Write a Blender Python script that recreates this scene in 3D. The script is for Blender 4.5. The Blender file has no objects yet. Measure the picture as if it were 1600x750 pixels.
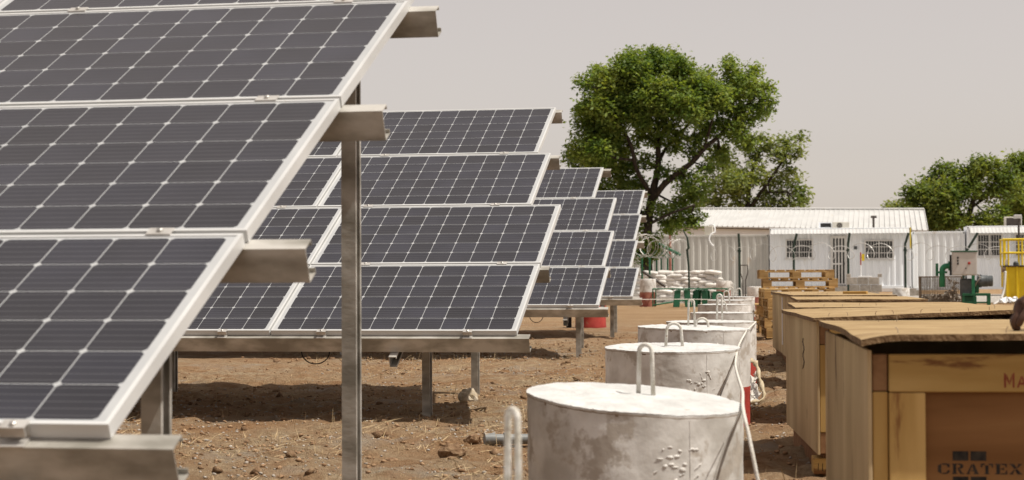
import bpy, bmesh, math, random
import numpy as np
from mathutils import Vector, Matrix

S = bpy.context.scene
COL = S.collection
R = math.radians
rnd = random.Random(7)

# ------------------------------------------------------------------ camera
EYE = 0.95
FPX, YAW, PIT, ROLL = 2868.0, R(10.7), R(1.095), R(-0.25)
r0 = Vector((math.cos(YAW), math.sin(YAW), 0))
fw = Vector((-math.sin(YAW) * math.cos(PIT), math.cos(YAW) * math.cos(PIT), math.sin(PIT)))
u0 = r0.cross(fw)
cr, sr = math.cos(ROLL), math.sin(ROLL)
RX = r0 * cr + u0 * sr
UP = u0 * cr - r0 * sr
cam_d = bpy.data.cameras.new("camera")
cam = bpy.data.objects.new("camera", cam_d)
COL.objects.link(cam)
cam.matrix_world = Matrix(((RX.x, UP.x, -fw.x, 0), (RX.y, UP.y, -fw.y, 0), (RX.z, UP.z, -fw.z, EYE), (0, 0, 0, 1)))
cam_d.sensor_width = 36.0
cam_d.lens = 36.0 * FPX / 1600.0
cam_d.clip_start, cam_d.clip_end = 0.2, 6000
cam_d.dof.use_dof = True
cam_d.dof.focus_distance = 13.0
cam_d.dof.aperture_fstop = 6.3
S.camera = cam


def at(u, v, d):
    """point of the place seen in the photograph at (u, v), d metres away along the camera axis"""
    return Vector((0, 0, EYE)) + (RX * ((u - 800) / FPX) + UP * ((375 - v) / FPX) + fw) * d


# ------------------------------------------------------------------ light
SUN = Vector((0.53, -0.10, 1.0)).normalized()
elev = math.asin(SUN.z)
azim = math.atan2(SUN.x, SUN.y)
W = bpy.data.worlds.new("World")
S.world = W
W.use_nodes = True
wn = W.node_tree
wn.nodes.clear()
sky = wn.nodes.new('ShaderNodeTexSky')
sky.sky_type = 'NISHITA'
sky.sun_disc = False
sky.sun_elevation = elev
sky.sun_rotation = azim
sky.altitude = 300
sky.air_density = 1.0
sky.dust_density = 1.2
sky.ozone_density = 1.0
hs = wn.nodes.new('ShaderNodeHueSaturation')
hs.inputs['Saturation'].default_value = 0.30
hz = wn.nodes.new('ShaderNodeMix')          # dry-season dust veils the whole sky evenly
hz.data_type = 'RGBA'
hz.inputs[0].default_value = 0.38
hz.inputs[7].default_value = (6.2, 5.2, 4.6, 1)
bg = wn.nodes.new('ShaderNodeBackground')
bg.inputs['Strength'].default_value = 0.122
tn = wn.nodes.new('ShaderNodeMix')          # the warm tint of the dust
tn.data_type = 'RGBA'
tn.blend_type = 'MULTIPLY'
tn.inputs[0].default_value = 1.0
tn.inputs[7].default_value = (0.972, 0.930, 0.893, 1)
wo = wn.nodes.new('ShaderNodeOutputWorld')
wn.links.new(sky.outputs[0], hs.inputs['Color'])
wn.links.new(hs.outputs[0], hz.inputs[6])
wn.links.new(hz.outputs[2], tn.inputs[6])
wn.links.new(tn.outputs[2], bg.inputs['Color'])
wn.links.new(bg.outputs[0], wo.inputs['Surface'])
sl = bpy.data.lights.new("sun", 'SUN')
sl.energy = 4.9
sl.angle = R(0.6)
sl.color = (1.0, 0.94, 0.84)
so = bpy.data.objects.new("sun", sl)
COL.objects.link(so)
so.rotation_euler = SUN.to_track_quat('Z', 'Y').to_euler()
so.location = (20, 10, 40)
S.view_settings.view_transform = 'Standard'
S.view_settings.look = 'None'
S.view_settings.exposure = 0.0
S.view_settings.gamma = 1.0
S.view_settings.use_curve_mapping = False
S.cycles.max_bounces = 8
S.cycles.diffuse_bounces = 4
S.cycles.glossy_bounces = 3


# ------------------------------------------------------------------ materials
def mat(name, c1, c2=None, c3=None, scale=4.0, detail=5.0, rough=0.7, metal=0.0, bump=0.0, bscale=40.0,
        stretch=(1, 1, 1), coat=0.0, spec=0.3, rand=0.0, spots=None, spot_scale=9.0, spot_lim=0.62, lo=0.35, hi=0.65):
    m = bpy.data.materials.new(name)
    m.use_nodes = True
    nt = m.node_tree
    N, L = nt.nodes, nt.links
    b = N['Principled BSDF']
    b.inputs['Roughness'].default_value = rough
    b.inputs['Metallic'].default_value = metal
    b.inputs['Specular IOR Level'].default_value = spec
    b.inputs['Coat Weight'].default_value = coat
    tc = N.new('ShaderNodeTexCoord')
    mp = N.new('ShaderNodeMapping')
    mp.inputs['Scale'].default_value = stretch
    oi = N.new('ShaderNodeObjectInfo')
    ml = N.new('ShaderNodeMath')
    ml.operation = 'MULTIPLY'
    ml.inputs[1].default_value = 37.0
    L.new(oi.outputs['Random'], ml.inputs[0])
    L.new(tc.outputs['Object'], mp.inputs['Vector'])
    L.new(ml.outputs[0], mp.inputs['Location'])
    c2 = c2 or c1
    nz = N.new('ShaderNodeTexNoise')
    nz.inputs['Scale'].default_value = scale
    nz.inputs['Detail'].default_value = detail
    L.new(mp.outputs[0], nz.inputs['Vector'])
    rp = N.new('ShaderNodeValToRGB')
    rp.color_ramp.elements[0].position = lo
    rp.color_ramp.elements[1].position = hi
    rp.color_ramp.elements[0].color = (*c1, 1)
    rp.color_ramp.elements[1].color = (*c2, 1)
    if c3:
        e = rp.color_ramp.elements.new((lo + hi) / 2)
        e.color = (*c3, 1)
    L.new(nz.outputs[0], rp.inputs[0])
    out = rp.outputs[0]
    if spots:
        n2 = N.new('ShaderNodeTexNoise')
        n2.inputs['Scale'].default_value = spot_scale
        n2.inputs['Detail'].default_value = 6
        n2.inputs['Roughness'].default_value = 0.65
        L.new(mp.outputs[0], n2.inputs['Vector'])
        r2 = N.new('ShaderNodeValToRGB')
        r2.color_ramp.elements[0].position = spot_lim
        r2.color_ramp.elements[1].position = spot_lim + 0.07
        L.new(n2.outputs[0], r2.inputs[0])
        mx = N.new('ShaderNodeMix')
        mx.data_type = 'RGBA'
        L.new(r2.outputs[0], mx.inputs[0])
        L.new(out, mx.inputs[6])
        mx.inputs[7].default_value = (*spots, 1)
        out = mx.outputs[2]
    if rand:
        h = N.new('ShaderNodeHueSaturation')
        mr = N.new('ShaderNodeMapRange')
        mr.inputs['To Min'].default_value = 1 - rand
        mr.inputs['To Max'].default_value = 1 + rand
        L.new(oi.outputs['Random'], mr.inputs[0])
        L.new(mr.outputs[0], h.inputs['Value'])
        L.new(out, h.inputs['Color'])
        out = h.outputs[0]
    L.new(out, b.inputs['Base Color'])
    if bump:
        n3 = N.new('ShaderNodeTexNoise')
        n3.inputs['Scale'].default_value = bscale
        n3.inputs['Detail'].default_value = 5
        L.new(mp.outputs[0], n3.inputs['Vector'])
        bp = N.new('ShaderNodeBump')
        bp.inputs['Strength'].default_value = bump
        bp.inputs['Distance'].default_value = 0.02
        L.new(n3.outputs[0], bp.inputs['Height'])
        L.new(bp.outputs[0], b.inputs['Normal'])
    return m


def leaf_mat(name, c1, c2, c3, scale=1.1):
    m = mat(name, c1, c2, c3, scale=scale, detail=4, rough=0.55, spec=0.25)
    nt = m.node_tree
    N, L = nt.nodes, nt.links
    b = N['Principled BSDF']
    t = N.new('ShaderNodeBsdfTranslucent')
    src0 = b.inputs['Base Color'].links[0].from_socket
    geo = N.new('ShaderNodeTexCoord')
    vn_ = N.new('ShaderNodeTexVoronoi'); vn_.inputs['Scale'].default_value = 7.0      # leaf to leaf differences of age
    L.new(geo.outputs['Object'], vn_.inputs['Vector'])
    sp_ = N.new('ShaderNodeSeparateColor'); L.new(vn_.outputs['Color'], sp_.inputs[0])
    hv = N.new('ShaderNodeHueSaturation')
    m1 = N.new('ShaderNodeMapRange'); m1.inputs['To Min'].default_value = 0.75; m1.inputs['To Max'].default_value = 1.35
    L.new(sp_.outputs[0], m1.inputs[0]); L.new(m1.outputs[0], hv.inputs['Value'])
    m2 = N.new('ShaderNodeMapRange'); m2.inputs['To Min'].default_value = 0.478; m2.inputs['To Max'].default_value = 0.515
    L.new(sp_.outputs[1], m2.inputs[0]); L.new(m2.outputs[0], hv.inputs['Hue'])
    L.new(src0, hv.inputs['Color'])
    src = hv.outputs[0]
    L.new(src, b.inputs['Base Color'])
    g = N.new('ShaderNodeMix')
    g.data_type = 'RGBA'
    g.blend_type = 'MULTIPLY'
    g.inputs[0].default_value = 1
    g.inputs[7].default_value = (1.25, 1.15, 0.45, 1)
    L.new(src, g.inputs[6])
    L.new(g.outputs[2], t.inputs['Color'])
    ms = N.new('ShaderNodeMixShader')
    ms.inputs[0].default_value = 0.5
    L.new(b.outputs[0], ms.inputs[1])
    L.new(t.outputs[0], ms.inputs[2])
    L.new(ms.outputs[0], N['Material Output'].inputs['Surface'])
    return m


M = {}
M['galv'] = mat('galvanised steel', (0.28, 0.265, 0.23), (0.56, 0.54, 0.50), (0.41, 0.39, 0.35), lo=0.36, hi=0.64, scale=11, detail=5, rough=0.55, metal=0.35, bump=0.08, bscale=60, stretch=(0.5, 1, 1))
M['frame'] = mat('anodised frame', (0.56, 0.565, 0.56), (0.65, 0.655, 0.65), scale=3, rough=0.42, metal=0.15, spots=(0.52, 0.46, 0.38), spot_scale=25, spot_lim=0.68)
M['backsheet'] = mat('white backsheet under glass', (0.40, 0.41, 0.42), (0.46, 0.47, 0.475), scale=5, rough=0.5, coat=0.3)
M['clamp'] = mat('clamp metal', (0.45, 0.43, 0.40), (0.60, 0.58, 0.55), scale=20, rough=0.45, metal=0.4)
M['bolt'] = mat('zinc bolt', (0.40, 0.39, 0.37), (0.55, 0.53, 0.5), scale=30, rough=0.4, metal=0.8)


def cell_mat():
    m = mat('solar cell', (0.007, 0.0085, 0.015), (0.015, 0.0165, 0.026), scale=3.0, detail=6, rough=0.2, spec=0.45, coat=0.15,
            spots=(0.10, 0.09, 0.075), spot_scale=60, spot_lim=0.70, rand=0.35)
    nt = m.node_tree
    N, L = nt.nodes, nt.links
    b = N['Principled BSDF']
    b.inputs['Coat Roughness'].default_value = 0.12
    uv = N.new('ShaderNodeTexCoord')
    sx = N.new('ShaderNodeSeparateXYZ')
    L.new(uv.outputs['UV'], sx.inputs[0])
    mu = N.new('ShaderNodeMath'); mu.operation = 'MULTIPLY'; mu.inputs[1].default_value = 5.0
    L.new(sx.outputs['Y'], mu.inputs[0])
    fr = N.new('ShaderNodeMath'); fr.operation = 'FRACT'
    L.new(mu.outputs[0], fr.inputs[0])
    cp = N.new('ShaderNodeMath'); cp.operation = 'COMPARE'; cp.inputs[1].default_value = 0.5; cp.inputs[2].default_value = 0.055
    L.new(fr.outputs[0], cp.inputs[0])
    mx = N.new('ShaderNodeMix'); mx.data_type = 'RGBA'
    sc = N.new('ShaderNodeMath'); sc.operation = 'MULTIPLY'; sc.inputs[1].default_value = 0.20
    L.new(cp.outputs[0], sc.inputs[0])
    L.new(sc.outputs[0], mx.inputs[0])
    L.new(b.inputs['Base Color'].links[0].from_socket, mx.inputs[6])
    mx.inputs[7].default_value = (0.22, 0.22, 0.23, 1)
    # a film of dust settled on the glass
    nd = N.new('ShaderNodeTexNoise'); nd.inputs['Scale'].default_value = 1.3; nd.inputs['Detail'].default_value = 7
    L.new(uv.outputs['Object'], nd.inputs['Vector'])
    md = N.new('ShaderNodeMix'); md.data_type = 'RGBA'
    mr = N.new('ShaderNodeMapRange'); mr.inputs['To Min'].default_value = -0.05; mr.inputs['To Max'].default_value = 0.12
    L.new(nd.outputs[0], mr.inputs[0])
    L.new(mr.outputs[0], md.inputs[0])
    L.new(mx.outputs[2], md.inputs[6])
    md.inputs[7].default_value = (0.27, 0.25, 0.24, 1)
    L.new(md.outputs[2], b.inputs['Base Color'])
    return m


M['cell'] = cell_mat()
M['whitewash'] = mat('whitewashed concrete', (0.50, 0.475, 0.44), (0.78, 0.765, 0.74), (0.65, 0.63, 0.60), scale=6.5, detail=8, rough=0.85, bump=0.12, bscale=35, spots=(0.45, 0.405, 0.355), spot_scale=7.5, spot_lim=0.545)
M['whitetop'] = mat('fresh white paint', (0.50, 0.50, 0.49), (0.63, 0.63, 0.62), scale=9, detail=8, rough=0.85, bump=0.5, bscale=26, spots=(0.47, 0.43, 0.38), spot_scale=9, spot_lim=0.62)
M['rust'] = mat('rusty edge', (0.16, 0.10, 0.06), (0.40, 0.34, 0.28), (0.28, 0.21, 0.15), scale=22, detail=6, rough=0.9)
M['redpaint'] = mat('red oxide paint', (0.33, 0.035, 0.03), (0.42, 0.06, 0.045), scale=7, rough=0.6, bump=0.15, spots=(0.32, 0.16, 0.10), spot_scale=9, spot_lim=0.60)
M['brickred'] = mat('dusty red paint', (0.24, 0.07, 0.055), (0.36, 0.16, 0.11), scale=6, rough=0.85, bump=0.2)
M['rebar'] = mat('whitewashed rebar', (0.50, 0.47, 0.40), (0.74, 0.72, 0.68), scale=26, detail=6, rough=0.8, bump=0.3, bscale=90, spots=(0.30, 0.19, 0.12), spot_scale=30, spot_lim=0.64)
M['rope'] = mat('white rope', (0.60, 0.57, 0.51), (0.75, 0.73, 0.68), scale=90, rough=0.9, bump=0.4, bscale=250)
M['wire'] = mat('grey wire', (0.20, 0.18, 0.16), (0.28, 0.26, 0.23), scale=30, rough=0.7)
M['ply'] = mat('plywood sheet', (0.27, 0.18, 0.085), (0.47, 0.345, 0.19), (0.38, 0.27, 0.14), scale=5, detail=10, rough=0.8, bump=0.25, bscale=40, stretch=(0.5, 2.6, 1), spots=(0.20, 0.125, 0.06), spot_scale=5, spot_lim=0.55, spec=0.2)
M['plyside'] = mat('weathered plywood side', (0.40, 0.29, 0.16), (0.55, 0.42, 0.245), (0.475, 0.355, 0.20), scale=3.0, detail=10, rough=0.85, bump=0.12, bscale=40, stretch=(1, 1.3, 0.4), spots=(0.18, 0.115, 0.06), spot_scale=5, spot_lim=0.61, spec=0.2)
M['pine'] = mat('pine board', (0.38, 0.225, 0.068), (0.55, 0.365, 0.14), (0.46, 0.295, 0.10), scale=3.5, detail=7, rough=0.75, bump=0.08, bscale=30, stretch=(0.4, 2, 2.6), spots=(0.19, 0.085, 0.03), spot_scale=5.5, spot_lim=0.595, rand=0.10, spec=0.2)
M['pinev'] = mat('upright pine board', (0.37, 0.215, 0.065), (0.54, 0.355, 0.135), (0.45, 0.285, 0.098), scale=3.5, detail=7, rough=0.75, bump=0.08, bscale=30, stretch=(3, 2, 0.35), spots=(0.22, 0.10, 0.035), spot_scale=4, spot_lim=0.64, rand=0.12, spec=0.2)
M['pineend'] = mat('end grain', (0.20, 0.10, 0.045), (0.29, 0.16, 0.075), scale=22, rough=0.85)
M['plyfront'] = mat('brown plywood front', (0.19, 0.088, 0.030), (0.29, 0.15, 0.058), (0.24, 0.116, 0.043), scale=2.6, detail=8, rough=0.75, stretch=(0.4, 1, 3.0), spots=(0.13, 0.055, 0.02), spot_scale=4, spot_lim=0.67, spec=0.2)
M['plyedge'] = mat('rough plywood edge', (0.13, 0.075, 0.035), (0.27, 0.175, 0.09), scale=25, rough=0.9, bump=0.6, bscale=80)
M['blackink'] = mat('black ink', (0.018, 0.016, 0.015), (0.05, 0.04, 0.03), scale=40, rough=0.9)
M['redink'] = mat('red ink', (0.20, 0.03, 0.02), (0.30, 0.08, 0.05), scale=40, rough=0.9)
M['pallet'] = mat('pallet wood', (0.36, 0.22, 0.085), (0.52, 0.35, 0.155), (0.44, 0.28, 0.115), scale=6, rough=0.8, stretch=(1, 0.5, 2), rand=0.16, spec=0.2)
M['container'] = mat('white container paint', (0.82, 0.85, 0.885), (0.88, 0.91, 0.94), scale=1.4, detail=7, rough=0.6, stretch=(1, 1, 0.4), spots=(0.78, 0.77, 0.74), spot_scale=2.2, spot_lim=0.66)
M['contbeige'] = mat('beige container paint', (0.47, 0.455, 0.42), (0.56, 0.545, 0.505), scale=1.2, detail=7, rough=0.65, stretch=(1, 1, 0.4), spots=(0.52, 0.46, 0.39), spot_scale=2.4, spot_lim=0.63)
M['contpink'] = mat('pale container paint', (0.74, 0.755, 0.765), (0.81, 0.825, 0.83), scale=1.2, detail=7, rough=0.65, stretch=(1, 1, 0.4), spots=(0.63, 0.57, 0.51), spot_scale=2.4, spot_lim=0.64)
M['roofwhite'] = mat('white roof sheet', (0.50, 0.50, 0.49), (0.57, 0.57, 0.56), scale=1.5, rough=0.5, spots=(0.50, 0.47, 0.42), spot_scale=3, spot_lim=0.62)
M['darkmetal'] = mat('dark green post', (0.018, 0.035, 0.025), (0.03, 0.05, 0.035), scale=10, rough=0.5)
M['darkbrown'] = mat('dark brown metal', (0.05, 0.04, 0.035), (0.08, 0.065, 0.055), scale=10, rough=0.6)
M['glass'] = mat('dark window glass', (0.02, 0.022, 0.024), (0.05, 0.052, 0.05), scale=2, rough=0.08, spec=0.6)
M['whitemetal'] = mat('white bars', (0.66, 0.65, 0.63), (0.74, 0.73, 0.71), scale=8, rough=0.5)
M['ac'] = mat('cream plastic', (0.52, 0.49, 0.42), (0.62, 0.59, 0.52), scale=4, rough=0.6)
M['green'] = mat('green enamel', (0.014, 0.085, 0.042), (0.022, 0.13, 0.065), scale=5, rough=0.4, spots=(0.08, 0.12, 0.08), spot_scale=10, spot_lim=0.66)
M['lightgreen'] = mat('glossy green pipe', (0.02, 0.17, 0.085), (0.035, 0.23, 0.115), scale=5, rough=0.3)
M['boxgrey'] = mat('light grey enamel', (0.50, 0.49, 0.47), (0.56, 0.55, 0.53), scale=3, rough=0.45)
M['motor'] = mat('grey motor paint', (0.06, 0.07, 0.075), (0.10, 0.11, 0.115), scale=8, rough=0.45)
M['black'] = mat('black rubber', (0.012, 0.012, 0.013), (0.025, 0.024, 0.023), scale=8, rough=0.6)
M['rustwire'] = mat('rusty wire mesh', (0.13, 0.10, 0.07), (0.21, 0.165, 0.12), scale=12, rough=0.8, metal=0.1)
M['scrap'] = mat('pipe fittings', (0.08, 0.065, 0.05), (0.50, 0.45, 0.38), (0.20, 0.165, 0.13), scale=6, rough=0.6, rand=0.3)
M['yellow'] = mat('yellow paint', (0.72, 0.53, 0.014), (0.80, 0.62, 0.03), scale=3, rough=0.45, spots=(0.38, 0.25, 0.03), spot_scale=5, spot_lim=0.66)
M['cement'] = mat('cement block', (0.30, 0.265, 0.225), (0.42, 0.375, 0.325), scale=8, rough=0.95, bump=0.3, rand=0.12)
M['sack'] = mat('white woven sack', (0.62, 0.60, 0.56), (0.76, 0.74, 0.71), scale=7, rough=0.85, bump=0.3, bscale=18, rand=0.1, spots=(0.5, 0.43, 0.35), spot_scale=6, spot_lim=0.66)
M['razor'] = mat('razor wire', (0.52, 0.51, 0.49), (0.68, 0.67, 0.64), scale=20, rough=0.45, metal=0.2)
M['trunk'] = mat('dark bark', (0.020, 0.015, 0.011), (0.055, 0.042, 0.031), scale=9, detail=7, rough=0.95, bump=0.5, bscale=25, stretch=(1, 1, 0.4))
M['leaf'] = leaf_mat('broad leaves', (0.105, 0.175, 0.045), (0.245, 0.32, 0.088), (0.17, 0.245, 0.062))
M['leafpale'] = leaf_mat('pale leaves', (0.14, 0.195, 0.065), (0.24, 0.29, 0.105), (0.19, 0.24, 0.085), scale=0.7)
M['leafdense'] = leaf_mat('dense leaves', (0.11, 0.17, 0.045), (0.22, 0.275, 0.08), (0.16, 0.22, 0.06), scale=0.6)
M['clod'] = mat('soil clod', (0.19, 0.115, 0.066), (0.36, 0.245, 0.15), (0.27, 0.17, 0.10), scale=30, rough=1.0, bump=0.5, bscale=120, rand=0.25, spec=0.1)
M['gravel'] = mat('grey gravel', (0.30, 0.26, 0.22), (0.46, 0.42, 0.37), scale=60, rough=0.95, spec=0.1)
M['stone'] = mat('pale quartz stone', (0.36, 0.28, 0.18), (0.60, 0.54, 0.44), (0.50, 0.43, 0.33), scale=14, detail=6, rough=0.8, bump=0.4, bscale=60)
M['grass'] = mat('dry grass', (0.33, 0.235, 0.125), (0.54, 0.42, 0.26), scale=3, rough=0.9, spec=0.1)
M['pvc'] = mat('grey pvc', (0.17, 0.18, 0.18), (0.24, 0.245, 0.24), scale=10, rough=0.45, spots=(0.33, 0.27, 0.2), spot_scale=12, spot_lim=0.63)
M['fabric'] = mat('beige webbing', (0.42, 0.34, 0.22), (0.58, 0.50, 0.36), scale=18, rough=0.9, bump=0.3)
M['plastic'] = mat('milky plastic sheet', (0.56, 0.52, 0.46), (0.72, 0.69, 0.64), scale=9, rough=0.25, spec=0.6, coat=0.5)
M['whitesheet'] = mat('white sheet', (0.74, 0.74, 0.74), (0.80, 0.80, 0.80), scale=9, rough=0.7)
M['skin'] = mat('dark skin', (0.055, 0.026, 0.016), (0.085, 0.042, 0.027), scale=18, rough=0.55, bump=0.1, bscale=80)
M['shirt'] = mat('blue work shirt', (0.05, 0.07, 0.13), (0.08, 0.10, 0.17), scale=10, rough=0.9)
M['trousers'] = mat('dark trousers', (0.03, 0.03, 0.035), (0.05, 0.05, 0.055), scale=10, rough=0.9)
M['hair'] = mat('black hair', (0.01, 0.008, 0.007), (0.02, 0.016, 0.014), scale=60, rough=0.9, bump=0.5)
M['eye'] = mat('eye white', (0.6, 0.57, 0.53), rough=0.2)
M['lime'] = mat('lime dust', (0.52, 0.43, 0.31), (0.62, 0.53, 0.40), scale=12, rough=1.0, spec=0.1)


# ------------------------------------------------------------------ mesh helpers
class MB:
    def __init__(s):
        s.v, s.f, s.mi, s.uv = [], [], [], None

    def add(s, vs, fs, mi=0):
        o = len(s.v)
        s.v += [tuple(p) for p in vs]
        s.f += [tuple(i + o for i in f) for f in fs]
        s.mi += [mi] * len(fs)
        return s

    def box(s, x0, x1, y0, y1, z0, z1, mi=0, mx=None):
        vs = [Vector((x, y, z)) for z in (z0, z1) for y in (y0, y1) for x in (x0, x1)]
        if mx: vs = [mx @ p for p in vs]
        return s.add(vs, [(0, 2, 3, 1), (4, 5, 7, 6), (0, 1, 5, 4), (2, 6, 7, 3), (0, 4, 6, 2), (1, 3, 7, 5)], mi)

    def tube(s, pts, r, n=8, mi=0, cap=True, closed=False):
        pts = [Vector(p) for p in pts]
        rs = r if isinstance(r, (list, tuple)) else [r] * len(pts)
        vs, fs = [], []
        k = len(pts)
        ref = None
        for i, p in enumerate(pts):
            if closed:
                t = pts[(i + 1) % k] - pts[i - 1]
            else:
                t = pts[min(i + 1, k - 1)] - pts[max(i - 1, 0)]
            t.normalize()
            if ref is None:
                ref = t.orthogonal().normalized()
            ref = (ref - t * ref.dot(t))
            if ref.length < 1e-6: ref = t.orthogonal()
            ref.normalize()
            b = t.cross(ref)
            for j in range(n):
                a = 2 * math.pi * j / n
                vs.append(p + (ref * math.cos(a) + b * math.sin(a)) * rs[i])
        for i in range(k if closed else k - 1):
            i2 = (i + 1) % k
            for j in range(n):
                j2 = (j + 1) % n
                fs.append((i * n + j, i * n + j2, i2 * n + j2, i2 * n + j))
        if cap and not closed:
            fs.append(tuple(range(n - 1, -1, -1)))
            fs.append(tuple((k - 1) * n + j for j in range(n)))
        return s.add(vs, fs, mi)

    def lathe(s, prof, n=24, mi=0, c=(0, 0, 0), cap=True):
        c = Vector(c)
        vs, fs = [], []
        for r, z in prof:
            for j in range(n):
                a = 2 * math.pi * j / n
                vs.append(c + Vector((r * math.cos(a), r * math.sin(a), z)))
        for i in range(len(prof) - 1):
            for j in range(n):
                j2 = (j + 1) % n
                fs.append((i * n + j, i * n + j2, (i + 1) * n + j2, (i + 1) * n + j))
        if cap:
            fs.append(tuple(range(n - 1, -1, -1)))
            fs.append(tuple((len(prof) - 1) * n + j for j in range(n)))
        return s.add(vs, fs, mi)

    def extrude(s, prof, p0, p1, ax, ay, mi=0):
        p0, p1, ax, ay = map(Vector, (p0, p1, ax, ay))
        n = len(prof)
        vs = [p0 + ax * a + ay * b for a, b in prof] + [p1 + ax * a + ay * b for a, b in prof]
        fs = [(i, (i + 1) % n, n + (i + 1) % n, n + i) for i in range(n)]
        # caps as strips (thin open profiles are listed out-and-back, so pair the ends)
        h = n // 2
        for i in range(h - 1):
            fs.append((i + 1, i, n - 1 - i, n - 2 - i))
            fs.append((n + i, n + i + 1, n + n - 2 - i, n + n - 1 - i))
        return s.add(vs, fs, mi)

    def mesh(s, name, mats, smooth=False, bevel=0):
        me = bpy.data.meshes.new(name)
        me.from_pydata(s.v, [], s.f)
        for m in (mats if isinstance(mats, (list, tuple)) else [mats]):
            me.materials.append(m)
        if any(s.mi):
            me.polygons.foreach_set('material_index', s.mi)
        bm = bmesh.new()
        bm.from_mesh(me)
        if bevel:
            bmesh.ops.bevel(bm, geom=[e for e in bm.edges if e.is_manifold and e.calc_face_angle(0) > 0.6], offset=bevel, segments=1, affect='EDGES', clamp_overlap=True)
        bmesh.ops.recalc_face_normals(bm, faces=bm.faces)
        if smooth:
            for f in bm.faces: f.smooth = True
        bm.to_mesh(me)
        bm.free()
        if smooth and smooth is not True:
            me.set_sharp_from_angle(angle=smooth)
        return me

    def build(s, name, mats, parent=None, smooth=False, bevel=0, **kw):
        return link(name, s.mesh(name, mats, smooth, bevel), parent, **kw)


def link(name, me, parent=None, loc=None, rot=None, label=None, cat=None, group=None, kind=None):
    o = bpy.data.objects.new(name, me)
    COL.objects.link(o)
    if parent: o.parent = parent
    if loc is not None: o.location = loc
    if rot is not None: o.rotation_euler = rot
    if label: o['label'] = label
    if cat: o['category'] = cat
    if group: o['group'] = group
    if kind: o['kind'] = kind
    return o


def empty(name, loc, rz=0, label=None, cat=None, group=None):
    o = link(name, None, None, loc, (0, 0, rz), label, cat, group)
    o.empty_display_size = 0.2
    return o


def dup(o, parent=None):
    c = o.copy()
    COL.objects.link(c)
    if parent: c.parent = parent
    for ch in o.children: dup(ch, c)
    return c


def hashn(ix, iy, seed):
    h = (ix.astype(np.int64) * 374761393 + iy.astype(np.int64) * 668265263 + seed * 1442695041) & 0xffffffff
    h = ((h ^ (h >> 13)) * 1274126177) & 0xffffffff
    return ((h ^ (h >> 16)) & 0xffffff) / 16777215.0


def vn(x, y, seed=0):
    x, y = np.asarray(x, float), np.asarray(y, float)
    ix, iy = np.floor(x), np.floor(y)
    fx, fy = x - ix, y - iy
    fx, fy = fx * fx * (3 - 2 * fx), fy * fy * (3 - 2 * fy)
    a = hashn(ix, iy, seed); b = hashn(ix + 1, iy, seed); c = hashn(ix, iy + 1, seed); d = hashn(ix + 1, iy + 1, seed)
    return (a + (b - a) * fx) * (1 - fy) + (c + (d - c) * fx) * fy


def fbm(x, y, seed=0, o=4):
    t, a, n = 0, 1, 0
    for i in range(o):
        t = t + a * (vn(x * 2 ** i, y * 2 ** i, seed + i) - 0.5); n += a; a *= 0.5
    return t / n * 2


def arrmesh(name, V, F, mats, smooth=False):
    me = bpy.data.meshes.new(name)
    V = np.asarray(V, np.float32); F = np.asarray(F, np.int32)
    k = F.shape[1]
    me.vertices.add(len(V)); me.vertices.foreach_set('co', V.ravel())
    me.loops.add(F.size); me.loops.foreach_set('vertex_index', F.ravel())
    me.polygons.add(len(F)); me.polygons.foreach_set('loop_start', np.arange(0, F.size, k, dtype=np.int32))
    if smooth: me.polygons.foreach_set('use_smooth', np.ones(len(F), bool))
    me.update(calc_edges=True)
    for m in (mats if isinstance(mats, (list, tuple)) else [mats]): me.materials.append(m)
    return me


# ------------------------------------------------------------------ ground
def gheight(x, y):
    x, y = np.asarray(x, float), np.asarray(y, float)
    near = np.clip((38 - y) / 14, 0, 1) * np.clip((y + 4) / 4, 0, 1)
    right = np.clip((x + 1.4 + 0.02 * y) / 0.5, 0, 1)
    h = 0.030 * fbm(x * 0.55, y * 0.55, 3) + (0.028 + 0.03 * right) * fbm(x * 2.3, y * 2.3, 9) + (0.024 + 0.016 * right) * fbm(x * 8, y * 8, 17, 3)
    lump = np.clip(vn(x * 5.5, y * 5.5, 40) - 0.70, 0, 1) * 0.10
    return (h + lump) * near - 0.012


def gz(x, y):
    return float(gheight(np.array([x]), np.array([y]))[0])


def axis(lo, hi, step, fl, fh, g=1.16):
    a = list(np.arange(lo, hi + 1e-6, step))
    d = step
    while a[-1] < fh: d *= g; a.append(a[-1] + d)
    d = step
    b = [a[0]]
    while b[-1] > fl: d *= g; b.append(b[-1] - d)
    return np.array(b[:0:-1] + a)


gx = axis(-6.2, 1.5, 0.036, -2500, 2500)
gy = axis(6.5, 17.5, 0.036, -2500, 4000)
GX, GY = np.meshgrid(gx, gy)
V = np.stack([GX.ravel(), GY.ravel(), gheight(GX, GY).ravel()], 1)
nx, ny = len(gx), len(gy)
I = np.arange(nx * ny).reshape(ny, nx)
F = np.stack([I[:-1, :-1], I[:-1, 1:], I[1:, 1:], I[1:, :-1]], -1).reshape(-1, 4)


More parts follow.
